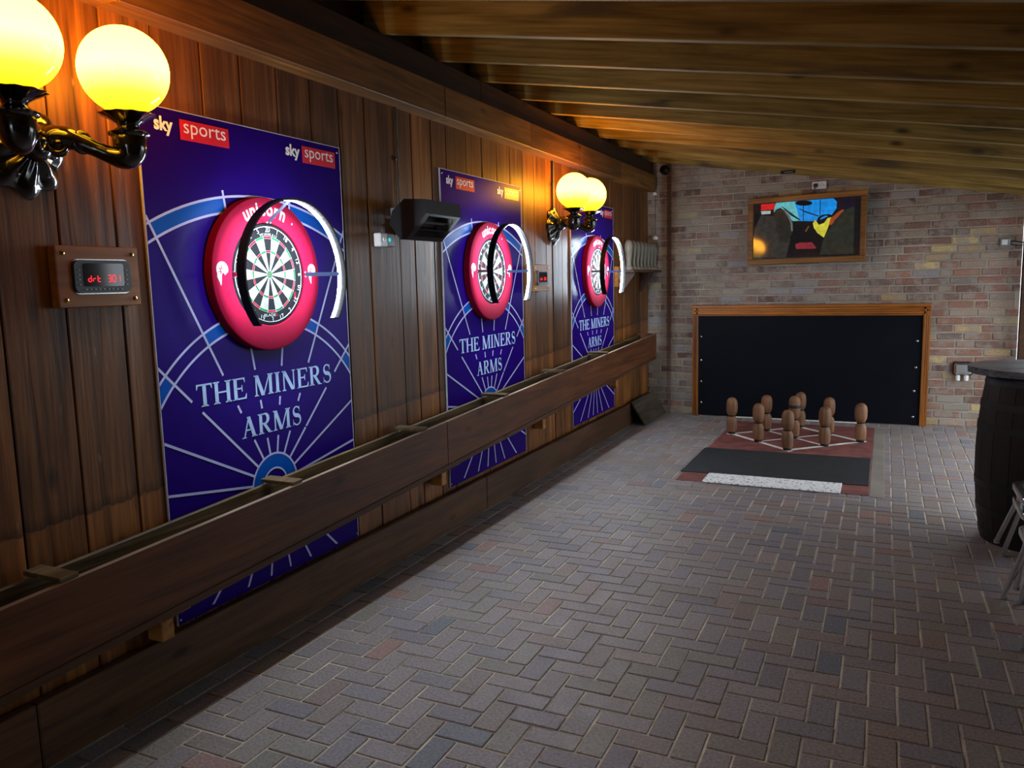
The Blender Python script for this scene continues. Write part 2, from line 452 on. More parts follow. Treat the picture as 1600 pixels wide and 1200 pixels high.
M['redpaint'] = plain('worn_red_paint', (116,64,58), 0.8, var=0.4, scale=7, bump=0.4)
M['whitepaint'] = plain('worn_white_paint', (214,212,206), 0.75, var=0.3, scale=12, bump=0.3)
M['pinwhite'] = plain('aged_white_pin', (122,116,102), 0.5, var=0.25, scale=8)
M['hoop'] = plain('black_iron_hoop', (34,32,32), 0.5, metal=0.6)
M['peg'] = plain('skittle_peg', (14,13,12), 0.6)
M['skband'] = plain('worn_black_band', (20,18,18), 0.6)
M['reflector'] = plain('heater_reflector', (64,60,56), 0.35, metal=0.8)
M['courtyard'] = plain('courtyard_concrete', (150,150,148), 0.9, scale=2)
def speckle():
    m, nt, N, L, out = newmat('speckled_white_board')
    b = N.new('ShaderNodeBsdfPrincipled'); t = N.new('ShaderNodeTexCoord'); n = N.new('ShaderNodeTexNoise')
    n.inputs['Scale'].default_value = 60; n.inputs['Detail'].default_value = 3
    L.new(t.outputs['Object'], n.inputs['Vector'])
    r = ramp(N, [(0.36, lin((110,114,118))), (0.43, lin((236,240,240)))]); L.new(n.outputs['Fac'], r.inputs['Fac'])
    L.new(r.outputs['Color'], b.inputs['Base Color']); b.inputs['Roughness'].default_value = 0.6
    L.new(b.outputs[0], out.inputs[0]); return m
M['speckle'] = speckle()
def globe_mat():
    """lit opal glass: the bulb sits high in the globe, the neck end is dimmer and yellower"""
    m, nt, N, L, out = newmat('lit_opal_globe')
    t = N.new('ShaderNodeTexCoord'); sp = N.new('ShaderNodeSeparateXYZ'); L.new(t.outputs['Generated'], sp.inputs[0])
    r = ramp(N, [(0.0, (0.04, 0.028, 0.0)), (0.2, (0.12, 0.06, 0.002)), (0.5, (1.0, 0.37, 0.020)), (1.0, (0.75, 0.28, 0.014))])
    L.new(sp.outputs['Z'], r.inputs['Fac'])
    e = N.new('ShaderNodeEmission'); L.new(r.outputs['Color'], e.inputs['Color']); e.inputs['Strength'].default_value = GLOBE_STRENGTH
    g = N.new('ShaderNodeBsdfGlossy'); g.inputs['Roughness'].default_value = 0.12; g.inputs['Color'].default_value = (0.04,0.04,0.04,1)
    a = N.new('ShaderNodeAddShader'); L.new(e.outputs[0], a.inputs[0]); L.new(g.outputs[0], a.inputs[1])
    L.new(a.outputs[0], out.inputs[0]); return m
M['globe'] = globe_mat()

# ------------------------------------------------------------------ lettering
_tc = {}
def text2d(s, bold=0.0):
    """unit-height outline of a word as 2D verts and faces (cap/x height left as drawn)"""
    key = (s, bold)
    if key in _tc: return _tc[key]
    cu = bpy.data.curves.new('lettering', 'FONT'); cu.body = s; cu.size = 1.0; cu.offset = bold; cu.resolution_u = 3
    ob = bpy.data.objects.new('lettering', cu); COL.objects.link(ob)
    dg = bpy.context.evaluated_depsgraph_get()
    me = bpy.data.meshes.new_from_object(ob.evaluated_get(dg))
    v = [(p.co.x, p.co.y) for p in me.vertices]; f = [list(p.vertices) for p in me.polygons]
    bpy.data.objects.remove(ob); bpy.data.curves.remove(cu); bpy.data.meshes.remove(me)
    _tc[key] = (v, f)
    return v, f
def put_text(mb, s, u0, v0, width, height, x, bold=0.0, mi=0, mp=None):
    """fit the word into the rectangle at (u0,v0) on a plane"""
    v, f = text2d(s, bold)
    a0 = min(p[0] for p in v); a1 = max(p[0] for p in v); b0 = min(p[1] for p in v); b1 = max(p[1] for p in v)
    mp = mp or wallmap(x)
    mb.add([mp(u0+(p[0]-a0)/(a1-a0)*width, v0+(p[1]-b0)/(b1-b0)*height) for p in v], f, mi)
def arc_text(mb, s, cu_, cv, rad, size, x, step, start, bold=0.0, flip=False, wide=1.0, mi=0):
    """letters one by one along an arc; angles in degrees clockwise from the top"""
    adv = {}
    tot = 0; items = []
    for ch in s:
        v, f = text2d(ch, bold)
        w = max(p[0] for p in v)-min(p[0] for p in v)
        items.append((v, f, w)); 
    ang = start
    for v, f, w in items:
        ww = w*size*wide
        da = math.degrees(ww/rad)
        mid = ang+da/2
        a0 = min(p[0] for p in v); 
        t = math.radians(mid)
        pts = []
        for p in v:
            lx = ((p[0]-a0)-w/2)*size*wide; ly = p[1]*size
            if flip:
                rr = rad-ly; t2 = t
                px = rr*math.sin(t2)+(-lx)*math.cos(t2)*-1*-1; py = rr*math.cos(t2)+lx*math.sin(t2)
                px = rr*math.sin(t2)-lx*math.cos(t2)
            else:
                rr = rad+ly
                px = rr*math.sin(t)+lx*math.cos(t); py = rr*math.cos(t)-lx*math.sin(t)
            pts.append((x, cu_+px, cv+py))
        mb.add(pts, f, mi)
        ang += da+step
# hand-drawn roman capitals, cap height 1
def serif_glyphs():
    T, H_ = 0.195, 0.07
    def rect(a, b, c, d): return [(a, b), (c, b), (c, d), (a, d)]
    def foot(x, w, e=0.09): return [(x-w/2-e, 0), (x+w/2+e, 0), (x+w/2+e, .028), (x+w/2, .085), (x-w/2, .085), (x-w/2-e, .028)]
    def head(x, w, e=0.09): return [(a, 1-b) for a, b in foot(x, w, e)][::-1]
    def stem(x, w=T, e=0.09): return [rect(x-w/2, 0, x+w/2, 1), foot(x, w, e), head(x, w, e)]
    def diag(x0, y0, x1, y1, w): return [(x0-w/2, y0), (x0+w/2, y0), (x1+w/2, y1), (x1-w/2, y1)]
    def stroke(pts):
        """pts: (x,y,half width) -> quads across a curve"""
        out = []; prev = None
        for i, (x, y, h) in enumerate(pts):
            a = pts[max(0, i-1)]; b = pts[min(len(pts)-1, i+1)]
            dx, dy = b[0]-a[0], b[1]-a[1]; l = math.hypot(dx, dy) or 1
            nx, ny = -dy/l, dx/l
            cur = ((x+nx*h, y+ny*h), (x-nx*h, y-ny*h))
            if prev: out.append([prev[0], prev[1], cur[1], cur[0]])
            prev = cur
        return out
    G = {}
    G['I'] = (0.5, stem(0.25))
    G['T'] = (0.92, [rect(.46-T/2, 0, .46+T/2, 1), foot(.46, T, .11), rect(.03, 1-H_, .89, 1),
              [(.03, .76), (.06, .76), (.13, 1-H_), (.03, 1-H_)], [(.89, .76), (.89, 1-H_), (.79, 1-H_), (.86, .76)]])
    G['H'] = (1.09, stem(.21)+stem(.88)+[rect(.21, .47, .88, .47+H_)])
    G['E'] = (0.92, [rect(.22-T/2, 0, .22+T/2, 1), rect(.03, 0, .30, .03), rect(.03, .97, .3, 1), rect(.22, 0, .86, H_), rect(.22, 1-H_, .80, 1), rect(.22, .48, .62, .48+H_),
              [(.76, H_), (.84, H_), (.89, .25), (.86, .25)], [(.72, 1-H_), (.78, .77), (.81, .77), (.80, 1-H_)], [(.60, .36), (.64, .36), (.64, .66), (.60, .66), (.56, .51)],
              [(.84, 0), (.86, 0), (.89, .25), (.84, H_)]])
    G['M'] = (1.35, stem(1.13)+stem(.2, .085)+[diag(.62, 0, .24, 1, .22), diag(.64, 0, 1.08, 1, .08)])
    G['N'] = (1.09, stem(.2, .085)+[rect(.85, 0, .93, 1), head(.89, .06), diag(.82, 0, .22, 1, .23), [(.74, 0), (.92, 0), (.92, .12)]])
    def bowl(cx, cy, rx, ry, a0, a1, thick, thin):
        p = []
        for i in range(15):
            a = math.radians(a0+(a1-a0)*i/14)
            p.append((cx+rx*math.cos(a), cy+ry*math.sin(a), (thin+(thick-thin)*max(0, math.cos(a))**1.3)/2))
        return stroke(p)
    G['R'] = (1.0, stem(.22)+[rect(.22, 1-H_, .50, 1), rect(.22, .47, .50, .47+H_)]+bowl(.48, .735, .235, .238, 90, -90, .20, H_)
              + [diag(.79, .03, .44, .5, .21), [(.70, 0), (.99, 0), (.99, .03), (.88, .05), (.72, .05)]])
    sp = []
    for i in range(25):
        t = i/24
        # S spine from the upper right terminal to the lower left one
        if t < .5:
            a = math.radians(25+245*(t/.5)); x = .42+.22*math.cos(a); y = .745+.225*math.sin(a)
        else:
            a = math.radians(90-245*((t-.5)/.5)); x = .43+.26*math.cos(a); y = .275+.245*math.sin(a)
        w = .036+.07*math.exp(-((t-.5)/.17)**2)
        sp.append((x, y, w))
    G['S'] = (0.84, stroke(sp)+[[(.62, .69), (.65, .69), (.65, .98), (.62, .98)], [(.14, .02), (.17, .02), (.17, .33), (.14, .33)]])
    G['A'] = (1.09, [diag(.2, 0, .53, 1, .08), diag(.85, 0, .52, 1, .22), rect(.3, .33, .72, .33+H_), [(.04, 0), (.34, 0), (.34, .03), (.22, .06), (.16, .06), (.04, .03)], [(.66, 0), (1.05, 0), (1.05, .03), (.93, .07), (.78, .07), (.66, .03)]])
    G[' '] = (0.38, [])
    return G
GLY = serif_glyphs()
def put_serif(root, s, u0, v0, width, cap, x):
    tot = sum(GLY[c][0] for c in s); k = width/tot; pos = 0
    for c in s:
        w, polys = GLY[c]; mb = MB()
        for p in polys:
            mb.add([(x, u0+(pos+a)*k, v0+b*cap) for a, b in p], [list(range(len(p)))])
        pos += w
        if polys: obj('letter', mb, M['letter'], root, label='pale blue serif capital '+c)

# ================================================================== SETTING
D = 9.289
# ---- floor: sand bed and herringbone pavers
sb = MB(); sb.box(-0.05, -2.6, -0.08, 4.4, D+0.05, -0.0048)
floor = obj('floor', sb, M['sand'], kind='structure')
PAL = [((134,127,127), 6), ((138,130,128), 6), ((128,123,127), 5), ((137,126,121), 4), ((136,121,115), 1.6), ((142,116,109), .6), ((114,117,124), .9), ((132,127,120), 3)]
def pick(pal, r=R):
    t = r.uniform(0, sum(w for _, w in pal))
    for c, w in pal:
        t -= w
        if t <= 0: break
    k = r.uniform(0.9, 1.1)
    return tuple(v*k for v in lin(c))
X0, Y0, P = 0.061, 0.05, 0.1
pav = []                                             # x0,y0,x1,y1
for i in range(0, 45):
    for j in range(-27, 94):
        x = X0+i*P; y = Y0+j*P
        k = (i+j+3) % 4
        if i < 2: continue
        if k == 0: a = (x, y, x+2*P, y+P)
        elif k == 2: a = (x, y, x+P, y+2*P)
        elif i == 2 and k == 1: a = (x, y, x+P, y+P)
        else: continue
        pav.append(a)
for j in range(-13, 47):                             # stretcher course along the timber wall
    for q in (0, 1):
        y = Y0+j*2*P+q*P
        pav.append((X0+q*P, y, X0+(q+1)*P, y+2*P))
def clip_pav(a):
    x0, y0, x1, y1 = a
    x1 = min(x1, 4.35); y1 = min(y1, D-0.002)
    if x1-x0 < 0.02 or y1-y0 < 0.02: return None
    if x0 > 1.12 and x1 < 2.5 and y0 > 6.16 and y1 < 8.9: return None     # under the skittle bed
    return (x0, y0, x1, y1)
pav = [c for c in map(clip_pav, pav) if c]
cl = Vector((2.57, 0.0))
def infront(a):
    x, y = (a[0]+a[2])/2, (a[1]+a[3])/2
    # inside the view frustum, roughly
    f = -0.4244*(x-2.57)+0.8965*y-0.1273*(-1.596); r = 0.9049*(x-2.57)+0.425*y+0.0238*1.596; u = -0.0328*(x-2.57)+0.1253*y-0.9916*1.596
    return f > 0.3 and abs(r/f) < 0.66 and abs(u/f) < 0.5
vis = sorted([a for a in pav if infront(a)], key=lambda a: (a[0]+a[2]-5.14)**2/4+((a[1]+a[3])/2)**2)
single = vis[:300]; sset = set(single); rest = [a for a in pav if a not in sset]
pm = {}
def pav_mesh(w, h):
    key = (round(w, 3), round(h, 3))
    if key not in pm:
        b = MB(); g = 0.0038
        b.box(-w/2+g, -h/2+g, -0.05, w/2-g, h/2-g, 0.0, c=0.0035)
        me = bpy.data.meshes.new('paver'); me.from_pydata(b.v, [], b.f); me.materials.append(M['paver_o']); pm[key] = me
    return pm[key]
for a in single:
    me = pav_mesh(a[2]-a[0], a[3]-a[1])
    inst('paver', me, ((a[0]+a[2])/2+R.uniform(-.001, .001), (a[1]+a[3])/2+R.uniform(-.001, .001), R.uniform(-.0016, .0008)), floor, pick(PAL), (R.uniform(-.004, .004), R.uniform(-.004, .004), R.uniform(-.008, .008)))
def coloured(name, boxes, mat, parent, ch):
    b = MB(); cols = []
    for bx, c in boxes:
        n0 = len(b.v); b.box(*bx, c=ch); cols += [(*c, 1)]*(len(b.v)-n0)
    o = obj(name, b, mat, parent)
    at = o.data.color_attributes.new('Col', 'FLOAT_COLOR', 'POINT')
    at.data.foreach_set('color', [v for c in cols for v in c])
    return o
bx = []
for a in rest:
    g = 0.0038; dz = R.uniform(-.0016, .0006)
    bx.append(((a[0]+g, a[1]+g, -0.05, a[2]-g, a[3]-g, dz), pick(PAL)))
setp(coloured('paver', bx, M['paver_a'], floor, 0.0035), kind='stuff')

# ---- left wall: backing and vertical planks
wb = MB(); wb.box(-0.14, -2.6, -0.08, -0.032, D+0.1, 3.25)
wall_left = obj('wall_left', wb, M['plate'], kind='structure')
ed = [1.605, 1.832, 2.056, 2.279, 2.52, 2.739, 2.97, 3.208, 3.428, 3.654, 3.95, 4.118, 4.344, 4.525, 4.798, 5.03, 5.261, 5.48, 5.706, 5.927, 6.163, 6.305, 6.52, 6.74, 6.96, 7.19, 7.41, 7.63, 7.86, 8.09, 8.31, 8.55, 8.77, 8.99, 9.285]
pre = []
y = 1.605
while y > -2.4: y -= 0.226; pre.append(y)
ed = pre[::-1]+ed
for a, b_ in zip(ed[:-1], ed[1:]):
    g = 0.0032+R.uniform(-.001, .0015); d = R.uniform(-.003, 0.0015)
    mb = MB(); mb.box(-0.03, a+g, 0.0, d, b_-g, 2.605, c=0.003)
    obj('plank', mb, M['plank'], wall_left, at=(0, (a+b_)/2, 0))
# ---- skirting board along the timber wall
sk = MB(); baseboard = None
segs = [-2.5, 0.2, 1.55, 4.85, 8.2, 9.28]
baseboard = empty('baseboard_left', (0.03, 1.5, 0), kind='structure')
for a, b_ in zip(segs[:-1], segs[1:]):
    mb = MB(); mb.box(0.018, a+.002, 0.0005, 0.060, b_-.002, 0.238+R.uniform(-.002, .002), c=0.005)
    obj('skirting_length', mb, M['skirt'], baseboard, at=(0.04, (a+b_)/2, 0.1))
# ---- timber beam under the rafters, built up of boards
trim = empty('trim_1', (0.06, 1.5, 2.6), kind='structure')
segs = [-2.5, 0.3, 2.05, 4.33, 5.62, 6.72, 7.9, 9.19]
for a, b_ in zip(segs[:-1], segs[1:]):
    mb = MB(); mb.box(-0.03, a+.0015, 2.602, 0.12+R.uniform(-.002, .002), b_-.0015, 2.785, c=0.004)
    obj('beam_length', mb, M['beam'], trim, at=(0.06, (a+b_)/2, 2.7))
trim2 = empty('trim_2', (0.04, 1.5, 2.79), kind='structure')
segs = [-2.5, 1.2, 4.9, 9.25]
for a, b_ in zip(segs[:-1], segs[1:]):
    mb = MB(); mb.box(-0.03, a, 2.787, 0.075, b_-.002, 2.94, c=0.003)
    obj('plate_length', mb, M['plate'], trim2, at=(0.06, (a+b_)/2, 2.85))
# ---- roof: boards above, rafters below
RZ, RS = 2.9583, -0.16777
XR = 4.35
rafter_h = 0.2
ceil = MB()
zt = lambda x: RZ+RS*x+rafter_h
ceil.prism([(-0.14, zt(-0.14)+.001), (XR, zt(XR)+.001), (XR, zt(XR)+.05), (-0.14, zt(-0.14)+.05)], -2.6, D+0.3, lambda u, v, w: (u, w, v))
ceiling = obj('ceiling', ceil, M['deck'], kind='structure')
rme = None
for k in range(-9, 10):
    yy = 3.755+0.605*k
    if yy > D-0.04: continue
    mb = MB()
    if rme is None:
        c = 0.004; hw = 0.0265
        sec = [(-hw, c), (-hw+c, 0), (hw-c, 0), (hw, c), (hw, rafter_h), (-hw, rafter_h)]
        vv = []
        NX = 2
        for x in (-0.03, XR-0.02):
            for (sy, sz) in sec: vv.append((x, sy, RZ+RS*x+sz))
        n = len(sec)
        mb.add(vv, [tuple(range(n)), tuple(range(2*n-1, n-1, -1))]+[(i, n+i, n+(i+1) % n, (i+1) % n) for i in range(n)])
        o = obj('rafter', mb, M['rafter'], ceiling, at=(0, 0, 0)); rme = o.data; o.location = (0, yy, 0)
    else:
        o = inst('rafter', rme, (0, yy, R.uniform(-.004, .002)), ceiling)
# ---- brick wall at the far end
wk = MB(); wk.prism([(-0.14, -0.08), (3.785, -0.08), (3.785, 2.7), (-0.14, 3.3)], D+0.008, D+0.22, lambda u, v, w: (u, w, v))
wall_back = obj('wall_back', wk, M['mortar'], kind='structure')
BP = [((134,106,97), 4), ((138,116,104), 4), ((116,98,92), 3), ((128,116,109), 6), ((146,132,116), 3), ((168,154,122), 1.0), ((138,136,141), 1.4), ((106,82,76), 2), ((148,140,128), 3)]
BPR = [((138,100,88), 5), ((148,110,92), 4), ((122,96,86), 3), ((192,170,120), 2.2), ((170,146,110), 2), ((158,138,122), 3)]
course = 0.0818; bricks = []
row = 0; z = 0.004
while z < 3.0:
    x = 0.0-R.uniform(0.0, .24)
    while x < 3.785:
        L_ = R.choice([0.235, 0.235, 0.24, 0.23, 0.225, 0.112, 0.16]) if R.random() < .5 else 0.236
        a0, a1 = max(x, 0.004), min(x+L_, 3.785)
        zr = RZ+RS*((a0+a1)/2)+0.03
        if a1-a0 > 0.03 and z < zr:
            inside = a0 > 0.60 and a1 < 2.96 and z+0.07 < 1.25
            if not inside:
                w = 1 if (a0+a1)/2 > 2.6 and z < 2.1 else 0
                bricks.append((a0, z+R.uniform(-.003, .003), a1, z+0.066+R.uniform(-.004, .004), pick(BPR if w and R.random() < .75 else BP)))
        x += L_+R.uniform(0.010, 0.016)
    z += course; row += 1
tvx = lambda b: 1.2 < b[0] and b[2] < 2.3 and 1.78 < b[1] and b[3] < 2.4
cand = [b for b in bricks if not tvx(b) and b[0] > 0.06 and b[2] < 3.75 and b[3] < RZ+RS*b[2]-.02]
cand.sort(key=lambda b: -(b[2]-b[0]))
cs = cand[:300]; cset = set(cs)
bme = {}
def jit_brick(w, h, r, name='brick'):
    b = MB(); b.box(-w/2, 0, -h/2, w/2, 0.05, h/2, c=0.006)
    b.v = [(p[0]+r.uniform(-.0025, .0025), p[1]+r.uniform(-.001, .001), p[2]+r.uniform(-.0025, .0025)) for p in b.v]
    return b
for i, b in enumerate(cs):
    w, h = b[2]-b[0], b[3]-b[1]
    key = (round(w, 2), i % 7)
    if key not in bme:
        mb = jit_brick(key[0], 0.066, R)
        me = bpy.data.meshes.new('brick'); me.from_pydata(mb.v, [], mb.f); me.materials.append(M['brick_o']); bme[key] = me
    inst('brick', bme[key], ((b[0]+b[2])/2, D+R.uniform(-.002, .003), (b[1]+b[3])/2), wall_back, b[4], (0, R.uniform(-.008, .008), 0))
bx = [((b[0], D+R.uniform(-.002, .003), b[1], b[2], D+.05, b[3]), b[4]) for b in bricks if b not in cset]
setp(coloured('brick', bx, M['brick_a'], wall_back, 0.006), kind='stuff')
# ---- right side: solid boards near the camera, open bay farther on, post beside the brick wall
rw = MB(); rw.box(4.22, -2.6, -0.08, 4.34, 5.2, 2.6)
wall_right = obj('wall_right', rw, M['plate'], kind='structure')
for i in range(18):
    a = -2.58+i*0.43
    mb = MB(); mb.box(4.19, a, 0.0, 4.219, a+0.425, 2.25, c=0.004)
    obj('plank', mb, M['leaner'], wall_right, at=(4.2, a, 0))
tp = MB(); tp.box(3.767, 9.08, -0.02, 3.93, 9.15, 2.30, c=0.005); tp.box(4.2, 5.2, 2.08, 4.32, 9.25, 2.24, c=0.004)
obj('trim_3', tp, M['plate'], kind='structure')
wr = MB(); wr.box(-0.14, -2.72, -0.08, 1.9, -2.6, 3.3); wr.box(1.9, -2.72, 2.1, 4.34, -2.6, 3.1); wr.box(2.8, -2.72, -.08, 4.34, -2.6, 2.1)  # unseen rear wall; its opening is added to let in fill daylight
obj('wall_rear', wr, M['plate'], kind='structure')
cy = MB(); cy.box(4.4, -4, -0.12, 14, 14, -0.08); cy.box(-3, -9, -0.12, 14, -2.72, -0.08); cy.box(3.8, D+.05, -0.12, 14, 14, -0.081)
obj('courtyard_ground', cy, M['courtyard'], kind='structure')

# ================================================================== DART BAYS
PY = (2.18, 4.422, 6.71); DZ = (0.0, 0.020, 0.024)
PW = 1.22; PB, PT = 0.2415, 2.300
FX = 0.012
def clip_rect(poly, x0, y0, x1, y1):
    def cut(p, ins, inter):
        o = []
        for i in range(len(p)):
            a, b = p[i], p[(i+1) % len(p)]
            if ins(a):
                o.append(a)
                if not ins(b): o.append(inter(a, b))
            elif ins(b): o.append(inter(a, b))
        return o
    def ix(v): return lambda a, b: (v, a[1]+(b[1]-a[1])*(v-a[0])/(b[0]-a[0]))
    def iy(v): return lambda a, b: (a[0]+(b[0]-a[0])*(v-a[1])/(b[1]-a[1]), v)
    for ins, it in ((lambda q: q[0] >= x0, ix(x0)), (lambda q: q[0] <= x1, ix(x1)), (lambda q: q[1] >= y0, iy(y0)), (lambda q: q[1] <= y1, iy(y1))):
        if len(poly) < 3: return []
        poly = cut(poly, ins, it)
    return poly if len(poly) >= 3 else []
def make_panel():
    root = empty('dart_backboard_panel', (0.006, PY[0]+PW/2, PB), 'tall glossy navy dart panel with pale web artwork behind the board nearest the left edge', 'panel', 'dart panels on the timber wall')
    mb = MB(); mb.box(0.0022, PY[0], PB, FX, PY[0]+PW, PT, c=0.001); obj('panel_sheet', mb, M['panel'], root)
    for a, b, c, d in ((-.003, PB, -.0002, PT), (-.003, PT, PW+.003, PT+.003), (PW+.0002, PB, PW+.003, PT)):
        e = MB(); e.box(0.0022, PY[0]+a, b, FX+.0006, PY[0]+c, d); obj('edge_strip', e, M['panel_edge'], root, label='thin pale edge strip')
    cx, cz = PY[0]+0.61, 0.685
    X1, X2, Z1, Z2 = PY[0]+.001, PY[0]+PW-.001, PB+.012, PT-.001
    bl = MB(); ln = MB()
    def arcband(mb, r0, r1, a0, a1, xx):
        n = max(2, int(abs(a1-a0)/2))
        for i in range(n):
            t0, t1 = math.radians(a0+(a1-a0)*i/n), math.radians(a0+(a1-a0)*(i+1)/n)
            p = [(cx+r*math.cos(t), cz+r*math.sin(t)) for r, t in ((r0, t0), (r1, t0), (r1, t1), (r0, t1))]
            p = clip_rect(p, X1, Z1, X2, Z2)
            if p: mb.add([(xx, a, b) for a, b in p], [list(range(len(p)))[::-1]])
    for r0, r1 in ((0.760, 0.818), (1.253, 1.317)):
        for c in (0, 36, 72, 108, 144, 180):
            b1 = MB(); arcband(b1, r0, r1, c-9, c+9, FX+.0008)
            if b1.f: obj('ring_segment', b1, M['blue'], root, label='light blue printed ring segment')
        arcband(ln, r0-.005, r0+.005, -15, 195, FX+.0014); arcband(ln, r1-.005, r1+.005, -15, 195, FX+.0014)
    arcband(bl, .078, .148, 0, 360, FX+.0008); arcband(ln, .143, .152, 0, 360, FX+.0014); arcband(ln, .074, .082, 0, 360, FX+.0014)
    boxes = ((PY[0]+.155, 1.09, PY[0]+1.09, 1.232), (PY[0]+.395, .915, PY[0]+.845, 1.05))
    for k in range(20):
        t = math.radians(9+18*k); d = (math.cos(t), math.sin(t)); nrm = (-d[1]*.0055, d[0]*.0055)
        rmax = 1.345 if d[1] > -.05 else 2.0
        n = 150; step = (rmax-.15)/n
        for i in range(n):
            r0, r1 = .15+i*step, .15+(i+1)*step+.0004
            mx_, mz = cx+d[0]*(r0+r1)/2, cz+d[1]*(r0+r1)/2
            if any(b[0] < mx_ < b[2] and b[1] < mz < b[3] for b in boxes): continue
            p = [(cx+d[0]*r0+nrm[0], cz+d[1]*r0+nrm[1]), (cx+d[0]*r0-nrm[0], cz+d[1]*r0-nrm[1]), (cx+d[0]*r1-nrm[0], cz+d[1]*r1-nrm[1]), (cx+d[0]*r1+nrm[0], cz+d[1]*r1+nrm[1])]
            p = clip_rect(p, X1, Z1+.008, X2, Z2)
            if p: ln.add([(FX+.0012, a, b) for a, b in p], [list(range(len(p)))])
    obj('printed_bull', bl, M['blue'], root, label='light blue printed bull ring')
    obj('printed_web', ln, M['line'], root, label='pale printed web lines')
    put_serif(root, 'THE MINERS', PY[0]+.176, 1.113, .89, .095, FX+.002); put_serif(root, 'ARMS', PY[0]+.412, .936, .408, .094, FX+.002)
    for (u0, u1, b0, b1) in ((.071, .162, .197, .457), (.811, .912, .93, 1.18)):
        rb = MB(); rb.box(FX+.0004, PY[0]+b0, 2.193, FX+.0016, PY[0]+b1, 2.272)
        lg = obj('logo_box', rb, M['logo_box'], root, label='red logo box')
        t = MB(); put_text(t, 'sky', PY[0]+u0, 2.197, u1-u0, .071, FX+.002, bold=.035); obj('logo_lettering', t, M['white'], root, label='white lettering reading sky')
        t = MB(); put_text(t, 'sports', PY[0]+b0+.018, 2.203, b1-b0-.036, .062, FX+.0022); obj('logo_lettering', t, M['white'], lg, label='white lettering reading sports')
    for u, v in ((.02, PT-.025), (PW-.02, PT-.025), (.012, PB+.02), (PW-.012, PB+.02)):
        sc = MB(); sc.lathe([(0.006, 0), (0.005, .003), (0, .0036)], lambda a, b, h, u=u, v=v: (FX+h, PY[0]+u+a, v+b), 10)
        obj('screw', sc, M['chrome'], root)
    return root
BC = (PY[0]+0.607, 1.658)        # bull of the first board
def onwall(cu_, cv, x0):
    return lambda a, b, h: (x0+h, cu_+a, cv+b)
def make_surround():
    root = empty('dartboard_surround', (FX+.02, BC[0], BC[1]), 'thick red foam surround ring around the dartboard nearest the left edge', 'surround', 'red dartboard surrounds')
    mb = MB()
    r0, r1, t = .2285, .3415, .048
    prof = [(r0, .004), (r0, t-.003), (r0+.003, t), (r1-.009, t), (r1-.0025, t-.003), (r1, t-.010), (r1, .004), (r0, .004)]
    mb.lathe(prof, onwall(BC[0], BC[1], FX), 96, caps=False)
    obj('foam_ring', mb, M['surround'], root, smooth=25)
    t_ = MB(); arc_text(t_, 'unicorn', BC[0], BC[1], .262, .086, FX+.0492, 1.1, -30, bold=.03, wide=.90)
    t_.sphere((FX+.0492, BC[0]+.163, BC[1]+.232), .005, 10, 6, sx=.05)
    obj('maker_lettering', t_, M['surround_print'], root, label='white bold lettering reading unicorn')
    for sgn, s_ in ((-1, 1.0), (1, .85)):
        c = (BC[0]+sgn*.286, BC[1]+.004); e = MB(); xx = FX+.0490
        n = 28
        # round head with a bite taken out of its lower right, and a pointed neck
        pts = [(c[0]+.033*s_*math.cos(a), c[1]+.018+.033*s_*math.sin(a)) for a in [math.radians(-20+(230)*i/n) for i in range(n+1)]]
        pts += [(c[0]-.030*s_, c[1]-.012), (c[0]-.012*s_, c[1]-.05), (c[0]-.008*s_, c[1]-.042), (c[0]-.010*s_, c[1]-.012), (c[0]+.004*s_, c[1]+.006), (c[0]+.014*s_, c[1]-.006)]
        ctr = (c[0], c[1]+.02)
        v = [(xx, *ctr)]+[(xx, *p) for p in pts]
        e.add(v, [(0, i, i+1) for i in range(1, len(pts))]+[(0, len(pts), 1)])
        em = obj('emblem', e, M['surround_print'], root, label='white unicorn head emblem')
        k = MB()
        for a in (100, 150, 200, 235):
            t = math.radians(a); p = Vector((0, math.cos(t), math.sin(t))); q = Vector((0, -math.sin(t), math.cos(t)))*.0016
            o = Vector((xx+.0006, ctr[0]-.002, ctr[1]-.006))
            k.add([o+p*.006+q*2, o+p*.024+q*.3, o+p*.024-q*.3, o+p*.006-q*2], [(0,1,2,3)])
        obj('emblem_ray', k, M['surround'], em, kind='stuff')
    return root
